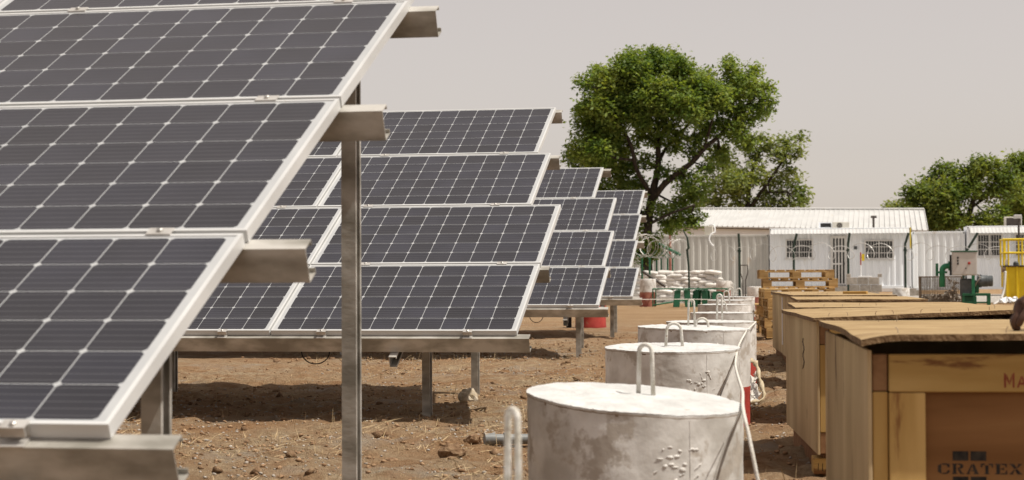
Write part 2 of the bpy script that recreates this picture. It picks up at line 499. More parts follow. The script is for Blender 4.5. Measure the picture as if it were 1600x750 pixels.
def ground_mat():
    m = bpy.data.materials.new('laterite soil')
    m.use_nodes = True
    N, L = m.node_tree.nodes, m.node_tree.links
    b = N['Principled BSDF']
    b.inputs['Roughness'].default_value = 1.0
    b.inputs['Specular IOR Level'].default_value = 0.08
    tc = N.new('ShaderNodeTexCoord')

    def noise(sc, det=6, ro=0.6):
        n = N.new('ShaderNodeTexNoise'); n.inputs['Scale'].default_value = sc; n.inputs['Detail'].default_value = det; n.inputs['Roughness'].default_value = ro
        L.new(tc.outputs['Object'], n.inputs['Vector'])
        return n.outputs[0]

    def ramp(src, stops):
        r = N.new('ShaderNodeValToRGB')
        while len(r.color_ramp.elements) < len(stops): r.color_ramp.elements.new(0.5)
        for e, (p, c) in zip(r.color_ramp.elements, stops): e.position = p; e.color = (*c, 1)
        L.new(src, r.inputs[0])
        return r.outputs[0]

    def mix(fac, a, c, mode='MIX'):
        x = N.new('ShaderNodeMix'); x.data_type = 'RGBA'; x.blend_type = mode
        if isinstance(fac, float): x.inputs[0].default_value = fac
        else: L.new(fac, x.inputs[0])
        for s_, i in ((a, 6), (c, 7)):
            if isinstance(s_, tuple): x.inputs[i].default_value = (*s_, 1)
            else: L.new(s_, x.inputs[i])
        return x.outputs[2]
    fine = ramp(noise(9, 9, 0.7), [(0.32, (0.221, 0.129, 0.068)), (0.5, (0.369, 0.235, 0.134)), (0.68, (0.484, 0.340, 0.206))])
    straw = ramp(noise(3.2, 7, 0.65), [(0.42, (0, 0, 0)), (0.62, (1, 1, 1))])
    c = mix(straw, fine, ramp(noise(24, 6, 0.7), [(0.35, (0.298, 0.207, 0.128)), (0.65, (0.550, 0.431, 0.286))]))
    red = ramp(noise(0.55, 5, 0.6), [(0.45, (0, 0, 0)), (0.66, (0.904, 0.904, 0.896))])
    c = mix(red, c, ramp(noise(14, 7, 0.7), [(0.35, (0.252, 0.132, 0.061)), (0.65, (0.440, 0.259, 0.134))]))
    gry = ramp(noise(1.3, 5, 0.6), [(0.56, (0, 0, 0)), (0.68, (0.678, 0.678, 0.672))])
    c = mix(gry, c, (0.395, 0.345, 0.286))
    sx = N.new('ShaderNodeSeparateXYZ'); L.new(tc.outputs['Object'], sx.inputs[0])
    far = N.new('ShaderNodeMapRange'); far.inputs['From Min'].default_value = 33; far.inputs['From Max'].default_value = 40
    L.new(sx.outputs['Y'], far.inputs[0])
    c = mix(far.outputs[0], c, ramp(noise(0.5, 8, 0.65), [(0.35, (0.330, 0.207, 0.109)), (0.65, (0.440, 0.304, 0.182))]))
    # pale gravel round the offices, added to bounce light up onto their walls
    def span(sock, a_, b_, f_):          # 1 between a_ and b_, fading over f_ metres
        u_ = N.new('ShaderNodeMapRange'); u_.inputs['From Min'].default_value = a_; u_.inputs['From Max'].default_value = a_ + f_
        w_ = N.new('ShaderNodeMapRange'); w_.inputs['From Min'].default_value = b_; w_.inputs['From Max'].default_value = b_ - f_
        L.new(sock, u_.inputs[0]); L.new(sock, w_.inputs[0])
        m_ = N.new('ShaderNodeMath'); m_.operation = 'MULTIPLY'
        L.new(u_.outputs[0], m_.inputs[0]); L.new(w_.outputs[0], m_.inputs[1])
        return m_.outputs[0]
    am = N.new('ShaderNodeMath'); am.operation = 'MULTIPLY'
    L.new(span(sx.outputs['Y'], 60, 88, 3), am.inputs[0]); L.new(span(sx.outputs['X'], -24, 20, 5), am.inputs[1])
    c = mix(am.outputs[0], c, ramp(noise(1.2, 8, 0.65), [(0.35, (0.44, 0.405, 0.36)), (0.65, (0.56, 0.525, 0.48))]))
    L.new(c, b.inputs['Base Color'])
    h = N.new('ShaderNodeMath'); h.operation = 'ADD'
    L.new(noise(40, 6, 0.75), h.inputs[0]); L.new(noise(130, 3, 0.6), h.inputs[1])
    bp = N.new('ShaderNodeBump'); bp.inputs['Strength'].default_value = 1.0; bp.inputs['Distance'].default_value = 0.03
    L.new(h.outputs[0], bp.inputs['Height'])
    L.new(bp.outputs[0], b.inputs['Normal'])
    return m


link('ground', arrmesh('ground', V, F, ground_mat(), True), kind='structure')

# loose soil, gravel and straw nobody could count
ico_v = np.array([(0, -.53, .85), (0, .53, .85), (0, -.53, -.85), (0, .53, -.85), (.53, .85, 0), (-.53, .85, 0), (.53, -.85, 0), (-.53, -.85, 0), (.85, 0, .53), (-.85, 0, .53), (.85, 0, -.53), (-.85, 0, -.53)])
ico_f = np.array([(0, 8, 1), (8, 4, 1), (4, 5, 1), (5, 9, 1), (9, 0, 1), (8, 10, 4), (10, 3, 4), (3, 5, 4), (3, 11, 5), (11, 9, 5), (2, 10, 6), (10, 8, 6), (8, 0, 6), (0, 7, 6), (7, 0, 9), (7, 9, 11), (7, 11, 2), (2, 6, 7), (2, 11, 3), (2, 3, 10)])
rg = np.random.default_rng(5)


def scatter(name, n, x0, x1, y0, y1, rmin, rmax, material, pw=3.0, flat=0.7):
    y = y0 + (y1 - y0) * rg.random(n) ** 1.5
    x = x0 + (x1 - x0) * rg.random(n)
    keep = fbm(x * 0.9, y * 0.9, 77) + 0.35 * rg.random(n) > 0.0
    x, y = x[keep], y[keep]
    n = len(x)
    r = rmin + (rmax - rmin) * rg.random(n) ** pw
    P = ico_v[None] * (0.45 + 0.9 * rg.random((n, 12, 1))) * r[:, None, None]
    P[:, :, 2] *= flat
    P[:, :, 0] += x[:, None]; P[:, :, 1] += y[:, None]; P[:, :, 2] += (gheight(x, y) + r * 0.25)[:, None]
    Fs = (ico_f[None] + (np.arange(n) * 12)[:, None, None]).reshape(-1, 3)
    return link(name, arrmesh(name, P.reshape(-1, 3), Fs, material), kind='stuff')


scatter('soil_crumbs', 42000, -7.0, 1.0, 6.5, 30, 0.002, 0.020, M['clod'], 5.0, 0.6)
scatter('rubble', 1100, -6.5, 0.6, 6.8, 26, 0.012, 0.042, M['clod'], 3.0, 0.65)
scatter('gravel', 14000, -5.5, 0.6, 6.5, 24, 0.003, 0.012, M['gravel'], 2.0)


def straw(name, n, x0, x1, y0, y1, material, hmin, hmax, lay=0.75):
    y = y0 + (y1 - y0) * rg.random(n) ** 1.4
    x = x0 + (x1 - x0) * rg.random(n)
    keep = fbm(x * 0.8, y * 0.8, 55) + 0.3 * (rg.random(n) - 0.3) > 0.02
    x, y = x[keep], y[keep]; n = len(x)
    z = gheight(x, y)
    L_ = hmin + (hmax - hmin) * rg.random(n) ** 3
    a = rg.random(n) * 6.283
    el = np.where(rg.random(n) < lay, rg.random(n) * 0.35, 0.5 + rg.random(n))
    d = np.stack([np.cos(a) * np.cos(el), np.sin(a) * np.cos(el), np.sin(el)], 1) * L_[:, None]
    w = np.stack([-np.sin(a), np.cos(a), np.zeros(n) + 0.6], 1) * (0.0008 + 0.0012 * rg.random(n))[:, None]
    p = np.stack([x, y, z + 0.004], 1)
    bend = np.zeros((n, 3)); bend[:, 2] = -0.12 * L_ * (el > 0.5)
    Vv = np.stack([p - w, p + w, p + d * 0.55 + w * 0.8, p + d * 0.55 - w * 0.8, p + d + bend], 1).reshape(-1, 3)
    o = (np.arange(n) * 5)[:, None]
    F3 = np.concatenate([o + np.array([[0, 1, 2]]), o + np.array([[0, 2, 3]]), o + np.array([[3, 2, 4]])])
    return link(name, arrmesh(name, Vv, F3, material), kind='stuff')


straw('dry_grass', 42000, -7.0, 0.5, 6.5, 26, M['grass'], 0.012, 0.15)


def rock(name, loc, size, material, seed, label, cat, group=None, sub=3):
    bm = bmesh.new()
    bmesh.ops.create_icosphere(bm, subdivisions=sub, radius=1)
    rr = random.Random(seed)
    o = [rr.random() * 50 for _ in range(3)]
    from mathutils import noise
    for v in bm.verts:
        p = v.co
        k = 1 + 0.30 * noise.noise(p * 1.3 + Vector(o)) + 0.16 * noise.noise(p * 3.5 + Vector(o)) + 0.08 * noise.noise(p * 8 + Vector(o))
        v.co = Vector((p.x * size[0], p.y * size[1], p.z * size[2])) * k
    for f in bm.faces: f.smooth = False
    me = bpy.data.meshes.new(name)
    bm.to_mesh(me); bm.free()
    me.materials.append(material)
    return link(name, me, None, (loc[0], loc[1], gz(loc[0], loc[1]) + size[2] * 0.6), label=label, cat=cat, group=group)


def gp(u, v, z=0.0):
    d = (at(u, v, 1) - Vector((0, 0, EYE)))
    return Vector((0, 0, EYE)) + d * ((z - EYE) / d.z)


p = gp(732, 628); rock('stone', p, (0.08, 0.07, 0.075), M['stone'], 3, 'pale quartz stone lying at the foot of the rear steel post', 'stone')
p = gp(705, 712); rock('soil_clod', p, (0.075, 0.06, 0.042), M['clod'], 11, 'largest brown soil clod, on the bare ground left of the grey pipe', 'clod', 'soil clods on the bare ground')
p = gp(741, 694); rock('soil_clod', p, (0.040, 0.035, 0.030), M['clod'], 12, 'brown soil clod just left of the end of the grey pipe', 'clod', 'soil clods on the bare ground')
p = gp(774, 702); rock('soil_clod', p, (0.028, 0.025, 0.020), M['clod'], 15, 'small clod lying in front of the grey pipe', 'clod', 'soil clods on the bare ground', 2)
p = gp(707, 716); rock('soil_clod', (p.x + 0.02, p.y - 0.09, 0), (0.030, 0.025, 0.018), M['clod'], 16, 'small clod lying right in front of the largest clod', 'clod', 'soil clods on the bare ground', 2)
p = gp(613, 716); rock('soil_clod', p, (0.036, 0.03, 0.014), M['clod'], 21, 'flat reddish clod between the tall steel post and the largest clod', 'clod', 'soil clods on the bare ground', 2)
p = gp(1184, 506); rock('soil_clod', p, (0.14, 0.13, 0.12), M['clod'], 23, 'dark earth lump beside the far white blocks and the pallets', 'clod', 'soil clods on the bare ground')
# grey pipe
pa, pb = gp(757, 692), gp(835, 690)
pa.z = gz(pa.x, pa.y) + 0.035; pb.z = gz(pb.x, pb.y) + 0.04
root = empty('plastic_pipe', pa, 0, 'short grey plastic pipe lying on bare soil left of the nearest white block', 'pipe')
b = MB(); dv = pb - pa
outer = MB()
q = dv.normalized()
outer.tube([(0, 0, 0), q * 0.06, q * 0.064, dv], [0.034, 0.034, 0.029, 0.029], 16, cap=False)
outer.tube([q * 0.001, q * 0.12], 0.028, 16, cap=True)
outer.build('pipe_wall', M['pvc'], root, smooth=R(40))
MB().tube([q * 0.112, q * 0.135], 0.038, 16).build('socket_ring', M['pvc'], root, smooth=R(40))

# ------------------------------------------------------------------ solar tables
TILT = R(26.03)
PW, PH, GAP = 1.650, 0.992, 0.020
CP = 0.158
ct, st_ = math.cos(TILT), math.sin(TILT)


def cprofile(w, h, lip, t):
    """open channel: web on the b axis at a=0, flanges towards +a; listed out and back"""
    o = [(w, lip), (w, 0), (0, 0), (0, h), (w, h), (w, h - lip)]
    i = [(w - t, h - lip), (w - t, h - t), (t, h - t), (t, t), (w - t, t), (w - t, lip)]
    return o + i


def octagon(cx, cy, z0, z1):
    h, c = 0.0772, 0.0100
    ring = [(h - c, -h), (h, -h + c), (h, h - c), (h - c, h), (-h + c, h), (-h, h - c), (-h, -h + c), (-h + c, -h)]
    return [(cx + x, cy + y, z) for z in (z0, z1) for x, y in ring], [tuple(range(8, 16))] + [(i, (i + 1) % 8, 8 + (i + 1) % 8, 8 + i) for i in range(8)], ring


def cell_mesh(cs, name):
    me = bpy.data.meshes.new(name)
    vs, fs, uvs = [], [], []
    for cx, cy in cs:
        v, f, ring = octagon(cx, cy, -0.0029, -0.0023)
        o = len(vs)
        vs += v
        for q in f:
            fs.append(tuple(i + o for i in q))
            for i in q:
                rx, ry = ring[i % 8]
                uvs.append((rx / 0.1532 + 0.5, ry / 0.1532 + 0.5))
    me.from_pydata(vs, [], fs)
    l = me.uv_layers.new(name='UVMap')
    for i, c in enumerate(uvs): l.data[i].uv = c
    me.materials.append(M['cell'])
    return me


ONE_CELL = cell_mesh([(0, 0)], 'cell')
CELLS = [(-(0.035 + CP * (i + 0.5)), 0.022 + CP * (j + 0.5)) for i in range(10) for j in range(6)]
ALL_CELLS = cell_mesh(CELLS, 'solar_cells')
lam = MB().box(-PW + 0.012, -0.012, 0.012, PH - 0.012, -0.008, -0.0028).mesh('laminate', M['backsheet'])
fb = MB()
for x0, x1, y0, y1 in ((-PW, 0, 0, 0.012), (-PW, 0, PH - 0.012, PH), (-PW, -PW + 0.012, 0.012, PH - 0.012), (-0.012, 0, 0.012, PH - 0.012)):
    fb.box(x0, x1, y0, y1, -0.036, 0)
for x0, x1, y0, y1 in ((-PW + .012, -.012, 0.012, 0.03), (-PW + .012, -.012, PH - 0.03, PH - 0.012)):
    fb.box(x0, x1, y0, y1, -0.036, -0.034)
FRAME = fb.mesh('frame', M['frame'])
ec = MB()
ec.box(-0.03, 0.03, -0.022, 0.010, 0.0005, 0.004).box(-0.03, 0.03, -0.004, -0.0005, -0.036, 0.0005).box(-0.03, 0.03, -0.045, -0.004, -0.036, -0.032)
ec.box(-0.03, 0.03, -0.026, -0.022, -0.02, 0.004)
ENDCLAMP = ec.mesh('clamp', M['clamp'])
MIDCLAMP = MB().box(-0.035, 0.035, -0.02, 0.02, 0.0005, 0.0045).mesh('clamp', M['clamp'])
BOLT = MB().lathe([(0.009, 0), (0.009, 0.006), (0.005, 0.008)], 6).mesh('bolt', M['bolt'])


def project(P):
    d = P - Vector((0, 0, EYE))
    z = d.dot(fw)
    return 800 + FPX * d.dot(RX) / z, 375 - FPX * d.dot(UP) / z


def t1_edge(v):      # right-hand outline of the nearest table in the photograph, to tell which cells it hides
    pts = [(0, 640), (155, 532), (362, 382), (683, 170), (690, 285)]
    return np.interp(v, [p_[0] for p_ in pts], [p_[1] for p_ in pts])


def table(idx, X0, Y0, Z0, offs, ncol, purl_r, posts, rafters, label, ind):
    root = empty('solar_table', (X0, Y0, 0), 0, label, 'solar panels', 'rows of tilted solar tables')
    base = Vector((X0, Y0, 0))

    def P(x, s, n): return Vector((x, s * ct - n * st_, Z0 + s * st_ + n * ct))
    left = -ncol * (PW + 0.012) - 0.2
    cand = []
    for j in range(4):
        for c in range(ncol):
            s0 = j * (PH + GAP)
            xr = offs[j] - c * (PW + 0.012)
            pan = link('solar_panel', lam, root, P(xr, s0, 0), (TILT, 0, 0))
            link('frame', FRAME, pan)
            got = []
            for (cx, cy) in CELLS:
                u, v = project(base + P(xr + cx, s0 + cy, 0))
                vis = -25 < u < 1625 and -12 < v < 762 and c < ind
                if idx > 0: vis = vis and u > t1_edge(v) - 25
                if vis: cand.append((u, pan, cx, cy)); got.append((cx, cy))
            rest = [q for q in CELLS if q not in got]
            if len(rest) == 60:
                link('solar_cells', ALL_CELLS, pan, kind='stuff')
            elif rest:
                link('solar_cells', cell_mesh(rest, 'solar_cells'), pan, kind='stuff')
            for x in ((-0.32, -1.30) if idx else ((-0.216, -1.40) if j == 0 else (-0.29, -1.33))):
                if j == 0:
                    k = link('clamp', ENDCLAMP, root, P(xr + x, s0, 0), (TILT, 0, 0))
                else:
                    k = link('clamp', MIDCLAMP, root, P(xr + x + 0.05, s0 - GAP / 2, 0), (TILT, 0, 0))
                link('bolt', BOLT, k, (0, -0.012 if j == 0 else 0, 0.004))
    for u, pan, cx, cy in sorted(cand, key=lambda q: -q[0]):
        link('cell', ONE_CELL, pan, (cx, cy, 0))
    # purlins under the panel joints
    for k in range(5):
        s = k * (PH + GAP) - (GAP if k else 0.0) - (0.004 if k in (0,) else 0.0)
        s = s - 0.035 if k == 0 else s - 0.02
        q = MB()
        a = P(0, s, -0.0375 - 0.10)
        q.extrude(cprofile(0.06, 0.10, 0.016, 0.0035), Vector((purl_r[k], 0, 0)) + a, Vector((left, 0, 0)) + a, (0, ct, st_), (0, -st_, ct))
        q.build('purlin', M['galv'], root)
    # posts, open channels facing the end of the row, and the rafters they carry
    for (px_, dy, h) in posts:
        x = px_ - X0
        ztop = Z0 + (dy / ct) * st_ - 0.16 if h is None else h
        zb = gz(px_, Y0 + dy) - 0.25
        q = MB()
        q.extrude([(b_, a_) for a_, b_ in cprofile(0.055, 0.075, 0.014, 0.0035)][::-1], (x - 0.028, dy, zb), (x - 0.028, dy, ztop + 0.10), (0, 1, 0), (1, 0, 0))
        q.build('post', M['galv'], root)
    for (xa, xb) in rafters:
        q = MB()
        n0 = -0.0375 - 0.10 - 0.004
        d0, d1 = P(xa - X0, -0.10, n0), P(xb - X0, 4.05, n0)
        q.extrude([(a_, -0.075 + b_) for a_, b_ in cprofile(0.05, 0.075, 0.014, 0.0035)], d0, d1, (1, 0, 0), (0, -st_, ct))
        q.build('rafter', M['galv'], root)
    return root


table(0, -1.605, 3.769, 0.629, [-0.003, 0.001, 0.001, -0.004], 3,
      [0.152, 0.169, 0.141, 0.102, 0.12],
      [(-1.79, 0.70, None), (-1.857, 2.80, None), (-4.70, 0.70, None), (-4.77, 2.80, None)],
      [(-1.86, -1.93), (-4.76, -4.83)],
      'nearest and largest solar table, filling the left of the picture', 2)
table(1, -2.306, 11.616, 0.592, [0.138, 0.140, -0.086, -0.192], 4,
      [0.222, 0.20, 0.10, -0.02, -0.143],
      [(-2.934, 0.70, None), (-3.034, 2.80, None), (-5.50, 0.70, None), (-5.596, 2.80, None), (-8.0, 0.70, None), (-8.1, 2.8, None)],
      [(-3.01, -3.11), (-5.58, -5.68), (-8.08, -8.18)],
      'second solar table, behind the tall steel post and standing clear of the others', 2)
table(2, -3.053, 20.577, 0.609, [0.158, 0.102, 0.015, -0.275], 5,
      [0.265, 0.17, 0.06, -0.06, -0.18],
      [(-3.239, 0.72, None), (-3.525, 2.82, None), (-6.1, 0.7, None), (-6.35, 2.8, None), (-9.0, 0.7, None), (-9.2, 2.8, None)],
      [(-3.30, -3.62), (-6.18, -6.45), (-9.08, -9.3)],
      'third solar table, seen between the second table and the smallest one', 2)
table(3, -3.490, 27.566, 0.623, [0.129, 0.0, -0.042, -0.087], 5,
      [0.27, 0.13, 0.10, 0.03, -0.05],
      [(-3.774, 0.73, None), (-4.001, 2.83, None), (-6.6, 0.7, None), (-6.8, 2.8, None), (-9.4, 0.7, None), (-9.6, 2.8, None)],
      [(-3.85, -4.08), (-6.68, -6.9), (-9.48, -9.7)],
      'farthest and smallest solar table, in front of the big tree', 2)
# cable loops hanging under the second and third tables
for (u, v, d, w, lab) in ((493, 552, 12.6, 0.10, 'black cable loop hanging under the front beam of the second solar table'), (838, 494, 21.0, 0.08, 'thin cable loop hanging under the front beam of the third solar table')):
    c = at(u, v, d)
    MB().tube([c + Vector((w * math.cos(a), 0, -0.085 * math.sin(a) + 0.012)) for a in np.linspace(0, math.pi, 12)], 0.004, 6).build('cable', M['black'], label=lab, cat='cable')

# ------------------------------------------------------------------ white concrete blocks
def block(pos, rad, H, white, fine, tilt, hoops, label, seed, cat='concrete block'):
    root = empty('concrete_block', (pos[0], pos[1], 0), 0, label, cat, 'row of white painted concrete blocks')
    nt, nz = (220, 70) if fine else (48, 14)
    rr = random.Random(seed)
    zg = gz(pos[0], pos[1]) - 0.08
    th = np.linspace(0, 2 * math.pi, nt, endpoint=False)
    bl = []
    if fine:
        for _ in range(60):
            bl.append((rr.uniform(-math.pi, math.pi), rr.uniform(0.0, H), rr.uniform(0.03, 0.08), rr.uniform(-0.0025, 0.0025), 1))

    def rad_at(t, zd):       # zd: distance below the rim
        r = rad + 0.006 * fbm(np.cos(t) * 2.2 + seed, zd * 5 + np.sin(t) * 2.2, seed) + 0.0009 * fbm(t * 9, zd * 30, seed + 4)
        for (bt, bz, br, bh, el) in bl:
            dt = (t - bt + math.pi) % (2 * math.pi) - math.pi
            r = r + bh * np.exp(-((dt * rad / br) ** 2 + ((zd - bz) / (br * el)) ** 2))
        return r
    tx, ty = tilt

    def topz(x, y): return H + x * tx + y * ty
    rim = (0.004 * (vn(th * 5, th * 0 + seed, 31) - 0.5) + 0.0025 * (vn(th * 37, th * 0 + seed, 32) - 0.5)) * (1 if fine else 0.6)
    vs, fs, mi = [], [], []
    zs = np.concatenate([[0.0, 0.006, 0.0105, 0.017, 0.03], np.linspace(0.05, H - zg, nz)])
    for k, zd in enumerate(zs):
        r = rad_at(th, zd) + (0.0012 if k == 0 else 0) + (0.0004 if k in (1, 2) else 0)
        if k == 0: r = r + 0.0016 * (vn(th * 14, th * 0 + seed, 3) - 0.3)
        for a, r_, rz_ in zip(th, r, rim):
            x, y = r_ * math.cos(a), r_ * math.sin(a)
            vs.append((x, y, topz(x, y) - zd + (rz_ if k < 3 else 0) - (0.003 * (vn(np.array([a * 9]), np.array([seed * 1.0]), 8)[0]) if k == 1 else 0)))
    for k in range(len(zs) - 1):
        zd = (zs[k] + zs[k + 1]) / 2
        for j in range(nt):
            j2 = (j + 1) % nt
            fs.append((k * nt + j, k * nt + j2, (k + 1) * nt + j2, (k + 1) * nt + j))
            rustv = vn(np.array([th[j] * 17.0]), np.array([seed + 0.5]), 5)[0]
            mi.append(2 if (k == 1 or (k == 2 and rustv > 0.86)) else (1 if H - zd < H - white else 0))
    body = MB(); body.v, body.f, body.mi = vs, fs, mi
    body.build('body', [M['whitewash'], M['redpaint'], M['rust']], root, smooth=R(45))
    # the painted top, slightly domed and lumpy
    tv, tf = [], []
    rings = [0.0] + list(np.linspace(0.12, 1.0, 9 if fine else 5))
    tv.append((0, 0, topz(0, 0) + 0.006))
    r_edge = rad_at(th, 0.0) + 0.0012 + 0.0016 * (vn(th * 14, th * 0 + seed, 3) - 0.3)
    for q in rings[1:]:
        for a, re, rz_ in zip(th, r_edge, rim):
            x, y = re * q * math.cos(a), re * q * math.sin(a)
            l = 0.0 if q > 0.99 else 0.010 * float(vn(np.array([x * 22 + seed]), np.array([y * 22]), 6)[0] - 0.4)
            tv.append((x, y, topz(x, y) + rz_ * q ** 4 + 0.006 * (1 - q * q) + l + 0.0008))
    for j in range(nt): tf.append((0, 1 + j, 1 + (j + 1) % nt))
    for k in range(len(rings) - 2):
        for j in range(nt):
            j2 = (j + 1) % nt
            tf.append((1 + k * nt + j, 1 + (k + 1) * nt + j, 1 + (k + 1) * nt + j2, 1 + k * nt + j2))
    MB().add(tv, tf).build('top', M['whitetop'], root, smooth=True)
    if fine:      # splashes of mortar that set on the side
        q = MB()
        from mathutils import noise
        def on_side(a, zd, out=0.0):
            r = float(rad_at(np.array([a]), zd)[0]) + out
            return Vector((r * math.cos(a), r * math.sin(a), topz(r * math.cos(a), r * math.sin(a)) - zd))
        for _ in range(16):
            a0 = -math.pi / 2 + rr.triangular(0.25, 0.75, 0.45); z0_ = rr.triangular(0.06, 0.26, 0.15)
            c_ = on_side(a0, z0_)
            nr = Vector((math.cos(a0), math.sin(a0), 0)); tg = Vector((-math.sin(a0), math.cos(a0), 0))
            sx_, sz_ = rr.uniform(0.003, 0.016), rr.uniform(0.003, 0.011)
            vs_ = []
            for p_ in ico_v:
                k_ = rr.uniform(0.7, 1.3)
                vs_.append(c_ + tg * p_[0] * sx_ * k_ + Vector((0, 0, 1)) * p_[1] * sz_ * k_ + nr * p_[2] * rr.uniform(0.002, 0.0045))
            q.add(vs_, [tuple(f_) for f_ in ico_f])
        for _ in range(6):      # runs and ridges
            a0 = -math.pi / 2 + rr.triangular(0.2, 1.0, 0.5); z0_ = rr.uniform(0.08, 0.30); da = rr.uniform(0.02, 0.15); dz = rr.uniform(-0.03, 0.06)
            n_p = 9
            q.tube([on_side(a0 + da * t, z0_ + dz * t + 0.006 * noise.noise(Vector((t * 4, a0 * 9, seed))), -0.002) for t in np.linspace(0, 1, n_p)], [0.001] + [rr.uniform(0.0022, 0.0052) for _ in range(n_p - 2)] + [0.001], 6)
        q.build('mortar_splashes', M['whitewash'], root, smooth=True, kind='stuff')
    if fine:      # the joint of the steel form left a bead down the side
        a = -math.pi / 2 + 0.62
        pts = []
        for zd in np.linspace(0.015, H - zg, 16):
            r = float(rad_at(np.array([a]), zd)[0]) + 0.0006
            pts.append((r * math.cos(a), r * math.sin(a), topz(r * math.cos(a), r * math.sin(a)) - zd))
        MB().tube(pts, 0.0013, 5).build('form_seam', M['whitewash'], root)
    for (hx, hy, hw, hh, ang, br) in hoops:
        pts = []
        zt = topz(hx, hy)
        dx, dy = math.cos(ang), math.sin(ang)
        r_ = hw / 2
        pts.append((hx - dx * r_ * 1.2, hy - dy * r_ * 1.2, zt - 0.03))
        for a in np.linspace(math.pi, 0, 14):
            pts.append((hx + dx * r_ * math.cos(a), hy + dy * r_ * math.cos(a), zt + hh - r_ + r_ * math.sin(a)))
        pts.append((hx + dx * r_ * 1.25, hy + dy * r_ * 1.25, zt - 0.03))
        MB().tube(pts, br, 10).build('lifting_hoop', M['rebar'], root, smooth=True)
    return root


A0 = -0.35
BL = [  # x, y, radius, height, white depth, fine, tilt, hoops, label
    ((-0.62, 3.28), 0.35, 0.50, 0.33, True, (0.0, 0.0), [(0.0, 0.0, 0.034, 0.206, -0.85, 0.0065)], 'white concrete block nearest the camera, only its steel lifting hoop rising into view', 1),
    ((-0.72, 5.95), 0.35, 0.548, 0.36, True, (-0.085, 0.055), [(0.03, 0.05, 0.046, 0.172, A0, 0.0075)], 'front white concrete block seen whole in the foreground, its top leaning right', 2),
    ((-0.96, 9.56), 0.35, 0.570, 0.36, True, (-0.01, 0.03), [(0.01, 0.0, 0.075, 0.125, 0.15, 0.008)], 'second white concrete block, directly behind the leaning front one', 3),
    ((-1.02, 11.54), 0.35, 0.615, 0.35, True, (-0.03, 0.01), [(0.05, 0.0, 0.075, 0.06, 0.1, 0.008), (-0.03, 0.15, 0.035, 0.17, 0.3, 0.007)], 'tallest white concrete block with dark patches, third in the row, rope over its right edge', 4),
    ((-1.14, 14.39), 0.35, 0.580, 0.31, True, (0.0, 0.0), [(0.06, 0.1, 0.035, 0.21, 0.1, 0.008)], 'white concrete block with a bare red base wrapped in plastic sheet', 5),
    ((-1.51, 20.57), 0.35, 0.520, 0.35, False, (0, 0), [(0.0, 0, 0.10, 0.13, 0.1, 0.009)], 'white concrete block with a wide low hoop, beyond the plastic wrapped one', 6),
    ((-1.77, 24.59), 0.35, 0.545, 0.36, False, (0, 0), [(0.03, 0, 0.07, 0.18, 0.1, 0.009)], 'third white concrete block from the far end of the row', 7),
    ((-1.89, 27.64), 0.35, 0.560, 0.36, False, (0, 0), [(0.0, 0, 0.06, 0.20, 0.1, 0.009)], 'white concrete block second from the far end of the row', 8),
    ((-2.20, 33.37), 0.35, 0.540, 0.36, False, (0, 0), [(-0.06, 0, 0.035, 0.25, 0.8, 0.011), (0.06, 0.0, 0.09, 0.15, 0.1, 0.010)], 'last white concrete block of the row, farthest from the camera', 9)]
for (p_, rd, H_, wh, fi, ti, ho, lb, sd) in BL: block(p_, rd, H_, wh, fi, ti, ho, lb, sd)

# far painted drums: white above, red below
def far_drum(u, vtop, d, rad, h, wfrac, label, mlow):
    c = at(u, vtop, d)
    root = empty('painted_foundation', (c.x, c.y, 0), 0, label, 'concrete block', 'white and red foundation drums by the containers')
    z1 = c.z; zw = z1 - h * wfrac
    MB().lathe([(rad, zw), (rad * 1.01, (zw + z1) / 2), (rad, z1 - 0.02), (rad * 0.97, z1), (rad * 0.6, z1 + 0.006)], 28).build('white_upper', M['whitewash'], root, smooth=R(40))
    MB().lathe([(rad * 1.02, min(-0.05, zw - 0.1)), (rad * 1.03, zw * 0.5), (rad * 0.995, zw)], 28).build('red_lower', mlow, root, smooth=R(40))


far_drum(1012, 436, 55, 0.245, 0.85, 0.46, 'white and dark red drum beside the farthest solar table', M['brickred'])
far_drum(1131, 439, 59, 0.25, 0.82, 0.36, 'cream and brown drum at the right end of the sack pile', M['brickred'])
far_drum(1180, 448, 50, 0.215, 0.62, 0.45, 'small white drum just left of the pallet stack', M['brickred'])
far_drum(1408, 450, 66, 0.30, 0.55, 0.72, 'low white drum between the cement block pier and the wire crate', M['brickred'])
# red barrel behind the third table
c = gp(923, 511)
root = empty('red_barrel', (c.x, c.y, 0), 0, 'red barrel standing on the soil behind the third solar table', 'barrel')
MB().lathe([(0.28, -0.02), (0.285, 0.02), (0.28, 0.04), (0.28, 0.26), (0.292, 0.28), (0.28, 0.30), (0.28, 0.5), (0.285, 0.52)], 28).build('drum_shell', M['redpaint'], root, smooth=R(30))
MB().lathe([(0.27, 0.505), (0.27, 0.512)], 28).build('lid', M['redpaint'], root)
c = gp(889, 511)
MB().lathe([(0.05, -0.05), (0.05, 0.3), (0.043, 0.32), (0.043, 0.55)], 12, c=(c.x, c.y, 0)).build('upright_pipe', M['black'], smooth=R(40), label='short black pipe standing upright left of the red barrel', cat='pipe')

# rope over the blocks and the slack wires
rp = [at(1186, 760, 5.6), at(1172, 690, 5.65), at(1161, 640, 5.8), at(1160, 612, 6.6), at(1154, 592, 8.2), at(1149, 570, 9.2), at(1152, 548, 9.5), at(1157, 534, 10.3), at(1167, 517, 11.4), at(1176, 508, 13.5), at(1181, 503, 14.3)]


